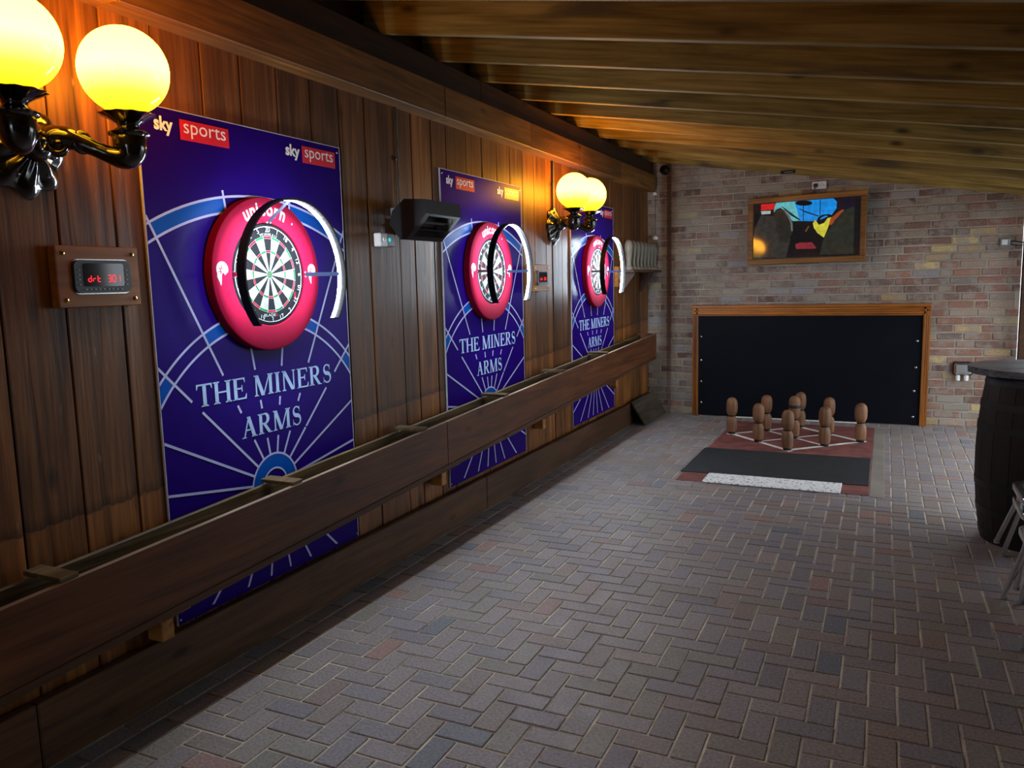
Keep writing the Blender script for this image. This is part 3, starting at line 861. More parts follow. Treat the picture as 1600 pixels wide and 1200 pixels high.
def make_board():
    root = empty('dartboard', (FX+.02, BC[0], BC[1]), 'black and cream bristle dartboard inside the red surround nearest the left edge', 'dartboard', 'dartboards')
    F = FX+.043
    mb = MB(); mb.lathe([(.2255, .003), (.2255, .036), (.2235, .043), (0, .043)], onwall(BC[0], BC[1], FX), 64)
    obj('board_body', mb, M['b_black'], root, smooth=40)
    S = MB()
    k_ = 1.0
    rr = [(.0159*k_, .0975*k_, 's'), (.0975*k_, .107*k_, 't'), (.107*k_, .160*k_, 's'), (.160*k_, .170*k_, 't')]
    for k in range(20):
        a0, a1 = math.radians(90-9-18*k+18), math.radians(90-9-18*k)
        a0, a1 = math.radians(90+9-18*k), math.radians(90-9-18*k)
        for r0, r1, ty in rr:
            mi = (0 if k % 2 == 0 else 1) if ty == 's' else (2 if k % 2 == 0 else 3)
            n = 3; v = []
            for i in range(n+1):
                a = a0+(a1-a0)*i/n
                v += [(F+.0006, BC[0]+r0*math.cos(a), BC[1]+r0*math.sin(a)), (F+.0006, BC[0]+r1*math.cos(a), BC[1]+r1*math.sin(a))]
            S.add(v, [(2*i, 2*i+1, 2*i+3, 2*i+2) for i in range(n)], mi)
    def disc(r, mi, x):
        n = 24; S.add([(x, BC[0], BC[1])]+[(x, BC[0]+r*math.cos(2*PI*i/n), BC[1]+r*math.sin(2*PI*i/n)) for i in range(n)], [(0, 1+i, 1+(i+1) % n) for i in range(n)], mi)
    disc(.0159*k_, 3, F+.0008); disc(.00635, 2, F+.0011)
    obj('scoring_face', S, [M['b_black'], M['b_cream'], M['b_red'], M['b_green']], root, label='cream, black, red and green scoring segments')
    W = MB()
    for k in range(20):
        a = math.radians(99-18*k); d = Vector((0, math.cos(a), math.sin(a))); nrm = Vector((0, -math.sin(a), math.cos(a)))*.0008
        c = Vector((F+.0016, BC[0], BC[1]))
        W.add([c+d*.016+nrm, c+d*.016-nrm, c+d*.173-nrm, c+d*.173+nrm], [(0,1,2,3)])
    for r in (.0063, .0157, .0975, .107, .160, .170):
        n = 60
        for i in range(n):
            a, b = 2*PI*i/n, 2*PI*(i+1)/n
            W.add([(F+.0018, BC[0]+q*math.cos(t), BC[1]+q*math.sin(t)) for q, t in ((r-.0004, a), (r+.0004, a), (r+.0004, b), (r-.0004, b))], [(0,1,2,3)])
    obj('spider_wire', W, M['wire'], root)
    Nn = MB()
    Nn.lathe([(.2105, .0), (.2135, .0), (.2135, .003), (.2105, .003), (.2105, 0)], onwall(BC[0], BC[1], F), 64, caps=False)
    for k, nm in enumerate((20,1,18,4,13,6,10,15,2,17,3,19,7,16,8,11,14,9,12,5)):
        t = math.radians(18*k); r = .2005
        v, f = text2d(str(nm)); a0 = min(p[0] for p in v); a1 = max(p[0] for p in v); sz = .034
        upside = 5.5 < k < 14.5
        pts = []
        for p in v:
            lx = (p[0]-(a0+a1)/2)*sz*.9; ly = (p[1]-.36)*sz
            if upside: lx, ly = -lx, -ly
            pts.append((F+.004, BC[0]+(r+ly)*math.sin(t)+lx*math.cos(t), BC[1]+(r+ly)*math.cos(t)-lx*math.sin(t)))
        Nn.add(pts, f)
    obj('number_ring', Nn, M['wire'], root, label='wire ring of numerals')
    t = MB(); arc_text(t, 'WINMAU', BC[0], BC[1], .1728, .0175, F+.0012, 1.6, -16, bold=.01, wide=1.25)
    put_text(t, 'BLADE', BC[0]-.050, BC[1]-.1875, .074, .0125, F+.0012, bold=.015)
    obj('maker_lettering', t, M['surround_print'], root, label='white lettering reading WINMAU and BLADE')
    t = MB(); put_text(t, '6', BC[0]+.026, BC[1]-.1885, .012, .0145, F+.0012, bold=.03)
    t.box(F+.0008, BC[0]+.155, BC[1]-.118, F+.0012, BC[0]+.168, BC[1]-.082)
    obj('red_print', t, M['b_red'], root, label='red printed numeral and patch')
    return root
def make_ring():
    cz = BC[1]-.006
    root = empty('ring_light', (.2, BC[0], cz), 'black arc lamp with lit white strip standing off the dartboard nearest the left edge', 'light', 'dartboard ring lights')
    a0, a1, n = math.radians(-38), math.radians(219), 56
    mb = MB(); st = MB()
    ro, ri = .334, .3245
    sec = [(.186, ri), (.186, ro), (.229, ro), (.229, ri)]
    for i in range(n):
        A, B = a0+(a1-a0)*i/n, a0+(a1-a0)*(i+1)/n
        v = [(x, BC[0]+r*math.cos(a), cz+r*math.sin(a)) for a in (A, B) for x, r in sec]
        f = [(j, (j+1) % 4, 4+(j+1) % 4, 4+j) for j in range(4)]
        if i == 0: f.append((3,2,1,0))
        if i == n-1: f.append((4,5,6,7))
        mb.add(v, f)
        r = ri-.0015
        st.add([(x, BC[0]+r*math.cos(a), cz+r*math.sin(a)) for a in (A, B) for x in (.187, .2035)], [(0,1,3,2)])
    obj('light_band', mb, M['matte_black'], root, smooth=30)
    obj('light_strip', st, M['led'], root, label='glowing white strip')
    for ang in (0, 90, 180):
        a = math.radians(ang); d = Vector((0, math.cos(a), math.sin(a))); c0 = Vector((0, BC[0], cz+.006))
        s_ = MB()
        p0 = c0+d*.231+Vector((FX+.056, 0, 0)); p1 = c0+d*.322+Vector((.196, 0, 0))
        tn = Vector((0, -math.sin(a), math.cos(a)))
        w = tn*.009; t = (p1-p0).normalized().cross(tn)*.0018
        v = [p0-w-t, p0+w-t, p0+w+t, p0-w+t, p1-w-t, p1+w-t, p1+w+t, p1-w+t]
        s_.add(v, [(0,1,2,3),(7,6,5,4),(0,4,5,1),(1,5,6,2),(2,6,7,3),(3,7,4,0)])
        stt = obj('strut', s_, M['clear'], root, label='clear bluish strut')
        c_ = MB()
        q = c0+d*.229
        for o_ in (-.010, .010):
            g = q+tn*o_
            c_.sphere((FX+.0565, g[1], g[2]), .0055, 8, 6)
        obj('clip', c_, M['chrome'], stt, kind='stuff')
    return root
panel = make_panel(); surr = make_surround(); board = make_board(); ring = make_ring()
WHICH = ('nearest the left edge', 'in the middle of the three', 'farthest back of the three')
PLAB = ('tall glossy navy dart panel behind the board nearest the left edge, with web artwork', 'tall navy dart panel in the middle of the three, behind the black heater', 'tall navy dart panel farthest back of the three, beyond the far globe lamp')
SLAB = ('thick red foam surround ring around the dartboard nearest the left edge', 'thick red foam surround ring around the middle dartboard of the three', 'thick red foam surround ring around the dartboard farthest back')
DLAB = ('black and cream dartboard nearest the left edge, the largest in view', 'black and cream dartboard in the middle of the three', 'black and cream dartboard farthest back, nearest the brick wall')
RLAB = ('black arc lamp with white lit strip round the dartboard nearest the left edge', 'black arc lamp with white lit strip round the middle dartboard', 'black arc lamp with white lit strip round the dartboard farthest back')
for k in (1, 2):
    for src, labs in ((panel, PLAB), (surr, SLAB), (board, DLAB), (ring, RLAB)):
        c = copy_tree(src); c.location = src.location+Vector((0, PY[k]-PY[0], DZ[k])); c['label'] = labs[k]
for src, labs in ((panel, PLAB), (surr, SLAB), (board, DLAB), (ring, RLAB)): src['label'] = labs[0]

# ---- score displays on wooden plates
def make_scorer():
    y0, y1, z0, z1 = 1.778, 2.104, 1.546, 1.758
    root = empty('score_display', (.02, (y0+y1)/2, z0), 'wooden plate with black score display lit drt 301, left of the nearest dart panel', 'display', 'dart score displays')
    mb = MB(); mb.box(.0025, y0, z0, .044, y1, z1, c=.003); obj('wooden_plate', mb, M['scorer'], root)
    cy_, cz_ = (y0+y1)/2+.004, (z0+z1)/2
    def rrect(hw, hh, r, n=6):
        p = []
        for sx, sy, a in ((1,1,0), (-1,1,90), (-1,-1,180), (1,-1,270)):
            for i in range(n+1):
                t = math.radians(a+90*i/n); p.append((cy_+sx*(hw-r)+r*math.cos(t), cz_+sy*(hh-r)+r*math.sin(t)))
        return p
    bz = MB(); bz.prism(rrect(.112, .057, .024), .044, .056, lambda u, v, w: (w, u, v)); bez = obj('bezel', bz, M['black'], root, smooth=30, label='rounded black bezel')
    r_ = MB(); r_.prism(rrect(.116, .061, .027), .0435, .0475, lambda u, v, w: (w, u, v)); obj('trim_ring', r_, M['chrome'], bez)
    g = MB(); g.prism(rrect(.080, .040, .008), .0555, .0575, lambda u, v, w: (w, u+.002, v+.006)); sc = obj('display_window', g, M['screen_glass'], root, label='dark display window')
    xx = .0582
    seg = {'a': (0,1,1,1), 'd': (0,0,1,0), 'g': (0,.5,1,.5), 'b': (1,.5,1,1), 'c': (1,0,1,.5), 'f': (0,.5,0,1), 'e': (0,0,0,.5)}
    def digit(u, v, w, h, s_, dg):
        t = .0026
        for ch in s_:
            a, b, c, d = seg[ch]
            ya, yb = u+a*w, u+c*w; za, zb = v+b*h, v+d*h
            if a == c: dg.box(xx-.0004, ya-t/2, za+.0015, xx, ya+t/2, zb-.0015)
            else: dg.box(xx-.0004, ya+.0015, za-t/2, xx, yb-.0015, za+t/2)
    for i, s_ in enumerate(('bcdeg', 'eg', 'defg', '', 'abcdg', 'abcdef', 'bc')):
        if not s_: continue
        dg = MB(); digit(cy_-.062+i*.0185+(.004 if i > 3 else 0), cz_-.018, .0115, .0225, s_, dg)
        obj('digit', dg, M['red_led'], sc, label='glowing red character '+'drt 301'[i])
    bt = MB()
    for i in range(9): bt.box(.0555, cy_-.075+i*.0175, cz_-.047, .058, cy_-.067+i*.0175, cz_-.042)
    for i in range(4):
        bt.box(.0555, cy_-.098, cz_-.03+i*.017, .058, cy_-.090, cz_-.026+i*.017); bt.box(.0555, cy_+.090, cz_-.03+i*.017, .058, cy_+.098, cz_-.026+i*.017)
    obj('button', bt, M['grey_plastic'], bez, kind='stuff')
    for a in (y0+.026, y1-.026):
        for b in (z0+.026, z1-.026):
            s_ = MB(); s_.lathe([(.008, 0), (.0075, .003), (.004, .0052), (0, .0056)], lambda p, q, h, a=a, b=b: (.044+h, a+p, b+q), 12)
            obj('brass_screw', s_, M['brass'], root, smooth=40, label='round brass screw head')
    return root
sc1 = make_scorer()
for dy, dz, lab in ((5.95-1.941, -.024, 'wooden plate with black score display, partly behind the middle ring light'), (8.14-1.941, -.02, 'wooden plate with black score display beside the farthest dart panel, behind its ring light')):
    c = copy_tree(sc1); c.location = sc1.location+Vector((0, dy, dz)); c['label'] = lab

# ================================================================== GLOBE WALL LAMPS
def make_lamp():
    yc, zc = 1.73, 2.065
    root = empty('globe_wall_lamp', (0, yc, zc), 'black ornate twin-globe wall lamp glowing yellow, cut by the upper left corner', 'lamp', 'twin globe lamps')
    mb = MB(); nA, nR = 72, 9; v = []; f = []
    for j in range(nR+1):
        t = j/nR
        for i in range(nA):
            a = 2*PI*i/nA
            lobe = 1+.075*abs(math.cos(4*a))-.04
            r = t*lobe*(1+.10*t*math.cos(8*a)*.5)
            h = .062*(1-t**1.7)+.010*math.cos(8*a)*math.sin(PI*min(1, t*1.05))+.012*math.exp(-((t-.92)/.08)**2)
            v.append((.004+max(h, 0.0), yc+.130*r*math.cos(a), zc+.150*r*math.sin(a)))
    for j in range(nR):
        for i in range(nA):
            k = (i+1) % nA
            f.append((j*nA+i, (j+1)*nA+i, (j+1)*nA+k, j*nA+k))
    mb.add(v, f); mb.lathe([(.10, .0025), (.10, .008)], lambda a, b, h: (h, yc+a, zc+b*1.3), 40)
    bp = obj('back_plate', mb, M['gloss_black'], root, smooth=60, label='scalloped shell back plate')
    for sgn in (-1, 1):
        s_ = MB(); s_.sphere((.045, yc+sgn*.05, zc-.085), .005, 10, 6); obj('screw', s_, M['chrome'], bp)
    b_ = MB(); b_.sphere((.075, yc, zc), .045, 24, 14, sx=.9); b_.lathe([(.036, .05), (.04, .06), (.03, .075), (.034, .09), (.0, .105)], lambda a, b, h: (h, yc+a, zc+b), 24)
    obj('boss', b_, M['gloss_black'], root, smooth=50)
    for sgn in (-1, 1):
        ye = yc+sgn*.192
        P_ = [(.075, yc+sgn*.015, zc+.020), (.105, yc+sgn*.04, zc+.034), (.135, yc+sgn*.065, zc+.034), (.165, yc+sgn*.092, zc+.022), (.195, yc+sgn*.120, zc+.002), (.225, yc+sgn*.148, zc-.016), (.25, yc+sgn*.171, zc-.026), (.266, yc+sgn*.187, zc-.018), (.271, ye, zc+.006), (.270, ye, zc+.035), (.270, ye, zc+.056)]
        rad = [.036, .042, .038, .029, .026, .029, .037, .047, .053, .054, .050]
        # smooth the path
        pts = []; rs = []
        for i in range(len(P_)-1):
            for q in range(4):
                t = q/4; pts.append(Vector(P_[i]).lerp(Vector(P_[i+1]), t)); rs.append(rad[i]*(1-t)+rad[i+1]*t)
        pts.append(Vector(P_[-1])); rs.append(rad[-1])
        for _ in range(3):
            pts = [pts[0]]+[(pts[i-1]+pts[i]*2+pts[i+1])/4 for i in range(1, len(pts)-1)]+[pts[-1]]
        a = MB(); a.tube(pts, rs, 20)
        a.sphere((.166, yc+sgn*.093, zc+.022), .040, 16, 10, sx=.5, sz=1.0)
        a.sphere((.150, yc+sgn*.079, zc+.052), .012, 12, 8)
        arm = obj('arm', a, M['gloss_black'], root, smooth=60, label='curved black arm')
        for s2 in (-1, 1):                           # spiral scroll on each side of the arm's root
            sp = []
            ax = Vector((.6, sgn*.8, 0)); sd = Vector((-.8*sgn, .6, 0))*s2 if sgn > 0 else Vector((.8, .6, 0))*s2
            c = Vector((.112, yc+sgn*.048, zc+.012))+sd*.028
            for i in range(40):
                t = i/39; an = t*3.4*PI; r = .040*(1-t)+.006
                sp.append(c+ax*(r*math.cos(an))+Vector((0, 0, 1))*(r*math.sin(an))+sd*.006*t)
            sc = MB(); sc.tube(sp, [.010*(1-.5*i/39) for i in range(40)], 10); sc.sphere(tuple(c+sd*.008), .013, 14, 8)
            obj('scroll', sc, M['gloss_black'], arm, smooth=60)
        lf = MB()
        for i in range(5):                           # leaf on top of the arm's root
            q0 = Vector((.055+.02*i, yc+sgn*(.008+.018*i), zc+.05+.014*math.sin(i)-.004*i))
            lf.sphere(tuple(q0), .020-.0018*i, 14, 8, sz=.75)
        obj('leaf', lf, M['gloss_black'], arm, smooth=60)
        # fluted cup
        c = MB(); nA = 48; prof = [(.046, .040), (.060, .046), (.063, .056), (.046, .064), (.034, .074), (.036, .084), (.054, .098), (.078, .110), (.088, .115), (.080, .118), (.0, .111)]
        v = []; f = []
        for r, h in prof:
            for i in range(nA):
                an = 2*PI*i/nA; fl = 1+(.06*math.cos(12*an) if h > .098 and r > .03 else (.04*math.cos(16*an) if r > .045 else 0))
                v.append((.270+r*fl*math.cos(an), ye+r*fl*math.sin(an), zc+h))
        for j in range(len(prof)-1):
            for i in range(nA):
                k = (i+1) % nA; f.append((j*nA+i, j*nA+k, (j+1)*nA+k, (j+1)*nA+i))
        c.add(v, f); obj('cup', c, M['gloss_black'], root, smooth=50, label='fluted black cup')
        g = MB(); g.sphere((.270, ye, zc+.118+.137), .140, 48, 28)
        obj('globe', g, M['globe'], root, smooth=180, label='lit yellow opal globe')
    return root
lamp = make_lamp()
c = copy_tree(lamp); c.location = lamp.location+Vector((0, 6.305-1.73, 0.0)); c['label'] = 'black ornate twin-globe wall lamp glowing yellow, between the middle and farthest dart panels'

# ================================================================== TROUGH
def TZ(y): return 0.612+0.0425*y
def make_trough():
    y0, y1 = -2.2, 8.78
    root = empty('drinks_trough', (.12, 4.0, TZ(4)-.25), 'long dark wooden drinks trough sloping along the timber wall under the dart panels', 'trough')
    def sl(mb, ya, yb, x0, x1, d0, d1, c=.003):
        n0 = len(mb.v); mb.box(x0, ya, d0, x1, yb, d1, c=c)
        for i in range(n0, len(mb.v)):
            p = mb.v[i]; mb.v[i] = (p[0], p[1], p[2]+TZ(p[1]))
    fr = [y0, 0.9, 4.02, 8.78]
    for a, b in zip(fr[:-1], fr[1:]):
        mb = MB(); sl(mb, a+.001, b-.001, .213, .235, -.258, 0); obj('front_board', mb, M['trough'], root, at=(.22, (a+b)/2, TZ((a+b)/2)))
        mb = MB(); sl(mb, a+.001, b-.001, .034, .212, -.262, -.241); obj('bottom_board', mb, M['trough'], root, at=(.1, (a+b)/2, TZ((a+b)/2)))
    for a, b in zip(fr[:-1], fr[1:]):
        mb = MB(); sl(mb, a+.003, b-.003, .2135, .2345, -.001, .0012, c=.0008); obj('worn_lit_top_edge', mb, M['edge'], root, at=(.22, (a+b)/2, TZ((a+b)/2)), label='pale top edge, worn, with lamp light painted in')  # pale strip stands in for ring light on the worn edge
    mb = MB(); sl(mb, y0, y1, .2132, .2365, -.289, -.259, c=.002); obj('bottom_lip', mb, M['skirt'], root, at=(.1, 3, .6))
    mb = MB(); sl(mb, y0, y1, .034, .054, -.24, -.012); obj('back_board', mb, M['trough_in'], root, at=(.05, 3, .6))
    mb = MB(); sl(mb, y1-.002, y1+.02, .034, .235, -.26, 0); obj('end_board', mb, M['trough'], root, at=(.1, y1, .9))
    for y in (.55, 1.59, 2.69, 3.77, 4.85, 5.94, 7.05):
        mb = MB(); sl(mb, y-.032, y+.032, .046, .231, .0025, .019, c=.002); obj('spacer_bar', mb, M['trough_in'], root, at=(.12, y, TZ(y)), label='short spacer bar across the top')
    for y in (.1, 2.06, 4.20, 5.83, 7.77):
        mb = MB(); z = TZ(y)
        mb.box(.0135, y-.03, z-.45, .095, y+.03, z-.291, c=.004)
        mb.prism([(.10, z-.37), (.11, z-.36), (.20, z-.31), (.20, z-.291), (.10, z-.291)], y-.022, y+.022, lambda u, v, w: (u, w, v))
        obj('bracket', mb, M['bracket'], root, at=(.05, y, z-.35), label='wooden support bracket')
    return root
make_trough()

# ---- board leaning in the corner
def pris(name, poly, a, b, mp, mat, parent=None, **kw):
    mb = MB(); mb.prism(poly, a, b, mp); return obj(name, mb, mat, parent, **kw)
mb = MB(); mb.prism([(.222, .001), (.236, .010), (.078, .262), (.064, .253)], 8.34, 9.24, lambda u, v, w: (u, w, v))
o = obj('leaning_board', mb, M['leaner'], at=(.15, 8.8, .1), label='weathered plank leaning on the skirting in the far left corner', cat='board')

# ---- shelf with white pins
def make_shelf():
    root = empty('wall_shelf', (.0, 8.7, 1.70), 'small dark wooden bracket shelf on the timber wall holding a row of pale pins', 'shelf')
    mb = MB(); mb.box(.003, 8.12, 1.675, .175, 9.26, 1.70, c=.003); obj('shelf_board', mb, M['shelf'], root)
    for y in (8.2, 8.95):
        mb = MB(); mb.prism([(.003, 1.46), (.02, 1.46), (.165, 1.655), (.165, 1.6745), (.003, 1.6745)], y-.012, y+.012, lambda u, v, w: (u, w, v)); obj('shelf_bracket', mb, M['shelf'], root)
make_shelf()
pin = None
for i in range(8):
    y = 8.20+i*.142
    if pin is None:
        pin = empty('white_pin', (.095, y, 1.7005), 'aged', 'pin', 'pale pins on the wall shelf')
        mp = lambda a, b, h, y=y: (.095+a, y+b, 1.7005+h)
        p = MB(); p.lathe([(.034, .035), (.028, .06), (.027, .09), (.034, .14), (.042, .20), (.045, .24), (.042, .275), (.032, .300), (.015, .315), (0, .317)], mp, 24); obj('pin_body', p, M['pinwhite'], pin, smooth=50)
        p = MB(); p.lathe([(.041, .0), (.045, .006), (.045, .028), (.034, .035)], mp, 24); obj('pin_foot', p, M['pinwhite'], pin, smooth=40)
        o = pin
    else:
        o = copy_tree(pin); o.location = (.095, y, 1.7005)
    ordn = ('nearest', 'second', 'third', 'fourth', 'fifth', 'sixth', 'seventh', 'farthest')[i]
    o['label'] = f'aged pale turned pin on the wall shelf, {ordn} in the row of eight'
pc = MB(); pc.tube([(.10, 9.255, 2.57), (.10, 9.255, 2.10)], .0025, 6)
r = empty('pull_cord', (.10, 9.255, 2.07), 'thin dark pull cord with a white knob hanging above the shelf of pins', 'cord')
obj('cord', pc, M['black'], r); pc = MB(); pc.lathe([(.012, .035), (.03, .02), (.034, 0), (.03, -.012), (0, -.014)][::-1], lambda a, b, h: (.1+a, 9.255+b, 2.07+h), 16); obj('knob', pc, M['white_plastic'], r, smooth=40)
pc = MB(); pc.box(.08, 9.235, 2.57, .12, 9.275, 2.601, c=.004); obj('ceiling_mount', pc, M['white_plastic'], r)

# ---- infrared heater and the boxes beside it
def make_heater():
    ya, yb = 3.70, 4.085
    root = empty('patio_heater', (.1, 3.89, 1.95), 'black wall heater with angled hood between the first two dart panels', 'heater')
    mp = lambda u, v, w: (u, w, v)
    outer = [(.335, 2.05), (.335, 1.975), (.205, 1.843), (.165, 1.845), (.10, 1.93), (.12, 2.0), (.20, 2.06)]
    mb = MB()
    n = len(outer)
    # side cheeks and shell, left open on the slanted front between points 1 and 2
    def side(y):
        return [(u, y, v) for u, v in outer]
    v = side(ya)+side(yb)
    f = [tuple(range(n))[::-1], tuple(range(n, 2*n))]
    for i in range(n):
        if i == 1: continue
        f.append((i, (i+1) % n, n+(i+1) % n, n+i))
    mb.add(v, f)
    # rim of the opening
    A, B = Vector((.335, 0, 1.975)), Vector((.205, 0, 1.843)); d = (B-A)
    def P_(t, y, dep=0): q = A+d*t; nn = Vector((-.71, 0, .71)); q = q+nn*dep; return (q.x, y, q.z)
    i0, i1, t0, t1 = ya+.05, yb-.03, .08, .86
    mb.add([P_(0, ya), P_(0, yb), P_(1, yb), P_(1, ya), P_(t0, i0), P_(t0, i1), P_(t1, i1), P_(t1, i0)], [(0,4,5,1), (1,5,6,2), (2,6,7,3), (3,7,4,0)])
    obj('housing', mb, M['matte_black'], root)
    rf = MB(); rf.add([P_(t0, i0), P_(t0, i1), P_(t1, i1), P_(t1, i0), P_(t0+.15, i0+.02, .06), P_(t0+.15, i1-.02, .06), P_(t1-.15, i1-.02, .06), P_(t1-.15, i0+.02, .06)], [(0,1,5,4), (1,2,6,5), (2,3,7,6), (3,0,4,7), (4,5,6,7)])
    rf_o = obj('reflector', rf, M['reflector'], root, label='dull metal reflector')
    t = MB(); t.tube([P_(.45, i0+.006, .03), P_(.45, i1-.006, .03)], .008, 12); obj('heating_tube', t, M['black'], rf_o, smooth=40)
    for tt in (.3, .6):
        gl = MB(); gl.tube([P_(tt, i0, .004), P_(tt, i1, .004)], .0025, 8); obj('guard_bar', gl, M['black'], root)
    br = MB(); br.box(.0025, 3.89, 1.885, .014, 3.97, 1.972, c=.003); br.tube([(.012, 3.93, 1.93), (.07, 3.93, 1.94), (.125, 3.93, 1.965)], .013, 10)
    obj('mounting_arm', br, M['black'], root, smooth=40)
make_heater()
r = empty('junction_box', (.0, 3.94, 1.98), 'small grey junction box at the foot of the black cable run beside the heater', 'box')
mb = MB(); mb.box(.002, 3.86, 1.985, .05, 4.02, 2.035, c=.004); obj('box_body', mb, M['grey_plastic'], r)
for a in (3.868, 3.945):
    mb = MB(); mb.box(.0502, a, 1.992, .053, a+.067, 2.029, c=.002); obj('cover', mb, M['matte_black'], r)
r = empty('isolator_switch', (0, 3.75, 1.81), 'white switch box with a small cyan light on the planks below the heater', 'switch')
mb = MB(); mb.box(.002, 3.683, 1.812, .05, 3.755, 1.886, c=.005); obj('white_half', mb, M['white_plastic'], r)
mb = MB(); mb.box(.002, 3.757, 1.812, .045, 3.835, 1.886, c=.006); obj('clear_half', mb, M['grey_plastic'], r, label='greyish clear half')
mb = MB(); mb.lathe([(.012, .045), (.010, .050), (0, .052)], lambda a, b, h: (h, 3.775+a, 1.85+b), 12); obj('indicator_light', mb, M['cyan'], r, label='cyan indicator light')
mb = MB(); mb.lathe([(.012, .05), (.010, .056), (0, .058)], lambda a, b, h: (h, 3.715+a, 1.85+b), 12); obj('dial', mb, M['white_plastic'], r)
def conduit(y, z0, z1, lab):
    r = empty('cable_conduit', (.012, y, z0), lab, 'cable')
    mb = MB(); mb.tube([(.013, y-.006, z1), (.013, y-.006, z0)], .0065, 8); obj('cable', mb, M['black'], r, smooth=40)
    mb = MB(); mb.tube([(.013, y+.011, z1), (.013, y+.011, z0)], .004, 8); obj('cable', mb, M['grey_plastic'], r, smooth=40)
    mb = MB(); zm = (z0+z1)/2; mb.box(.002, y-.024, zm-.012, .022, y-.012, zm+.012, c=.002); obj('clip', mb, M['black'], r)
conduit(3.935, 2.036, 2.60, 'black cable run down the planks above the heater')
conduit(6.305, 2.21, 2.60, 'black cable run down the planks above the far globe lamp')

# ================================================================== BACK WALL THINGS
YB = D-0.004
def make_stop():
    x0, x1, zt_ = .553, 3.006, 1.283
    root = empty('skittle_backboard', ((x0+x1)/2, YB, 0), 'large black board in an orange pine frame low on the brick wall', 'board')
    mb = MB(); mb.box(.60, 9.215, .012, 2.95, 9.28, 1.20, c=.003); obj('black_board', mb, M['blackboard'], root)
    for nm, sx in (('frame_side', x0), ('frame_side', x1)):
        mb = MB(); s_ = 1 if sx == x0 else -1
        a = sx
        for w, yy in ((.026, 9.205), (.018, 9.195), (.026, 9.188)):
            lo, hi = sorted((a, a+s_*w)); mb.box(lo, yy, .001, hi, 9.284, zt_ if w else 0, c=.004); a += s_*w
        obj(nm, mb, M['pinev'], root, at=(sx, 9.25, .6))
    mb = MB(); z = zt_
    for h, yy in ((.030, 9.165), (.028, 9.188), (.020, 9.195), (.026, 9.188), (.018, 9.200)):
        mb.box(x0-.004 if yy < 9.17 else x0+.001, yy, z-h, x1+.004 if yy < 9.17 else x1-.001, 9.284, z, c=.004); z -= h
    obj('frame_head', mb, M['pine'], root, at=(1.8, 9.25, zt_))
    for x, z in ((.655, .922), (.657, .647), (.658, .398), (.66, .15), (2.89, .893), (2.885, .615), (2.877, .366), (2.876, .091)):
        s_ = MB(); s_.lathe([(.013, 0), (.012, .004), (.006, .007), (0, .007)], lambda a, b, h, x=x, z=z: (x+a, 9.215-h, z+b), 14); obj('bolt', s_, M['chrome'], root, smooth=40, label='pale bolt head')
    mb = MB(); mb.box(1.0, 9.150, .0005, 2.40, 9.183, .012, c=.003); obj('foot_strip', mb, M['whitepaint'], root, label='white painted strip along the foot')
make_stop()
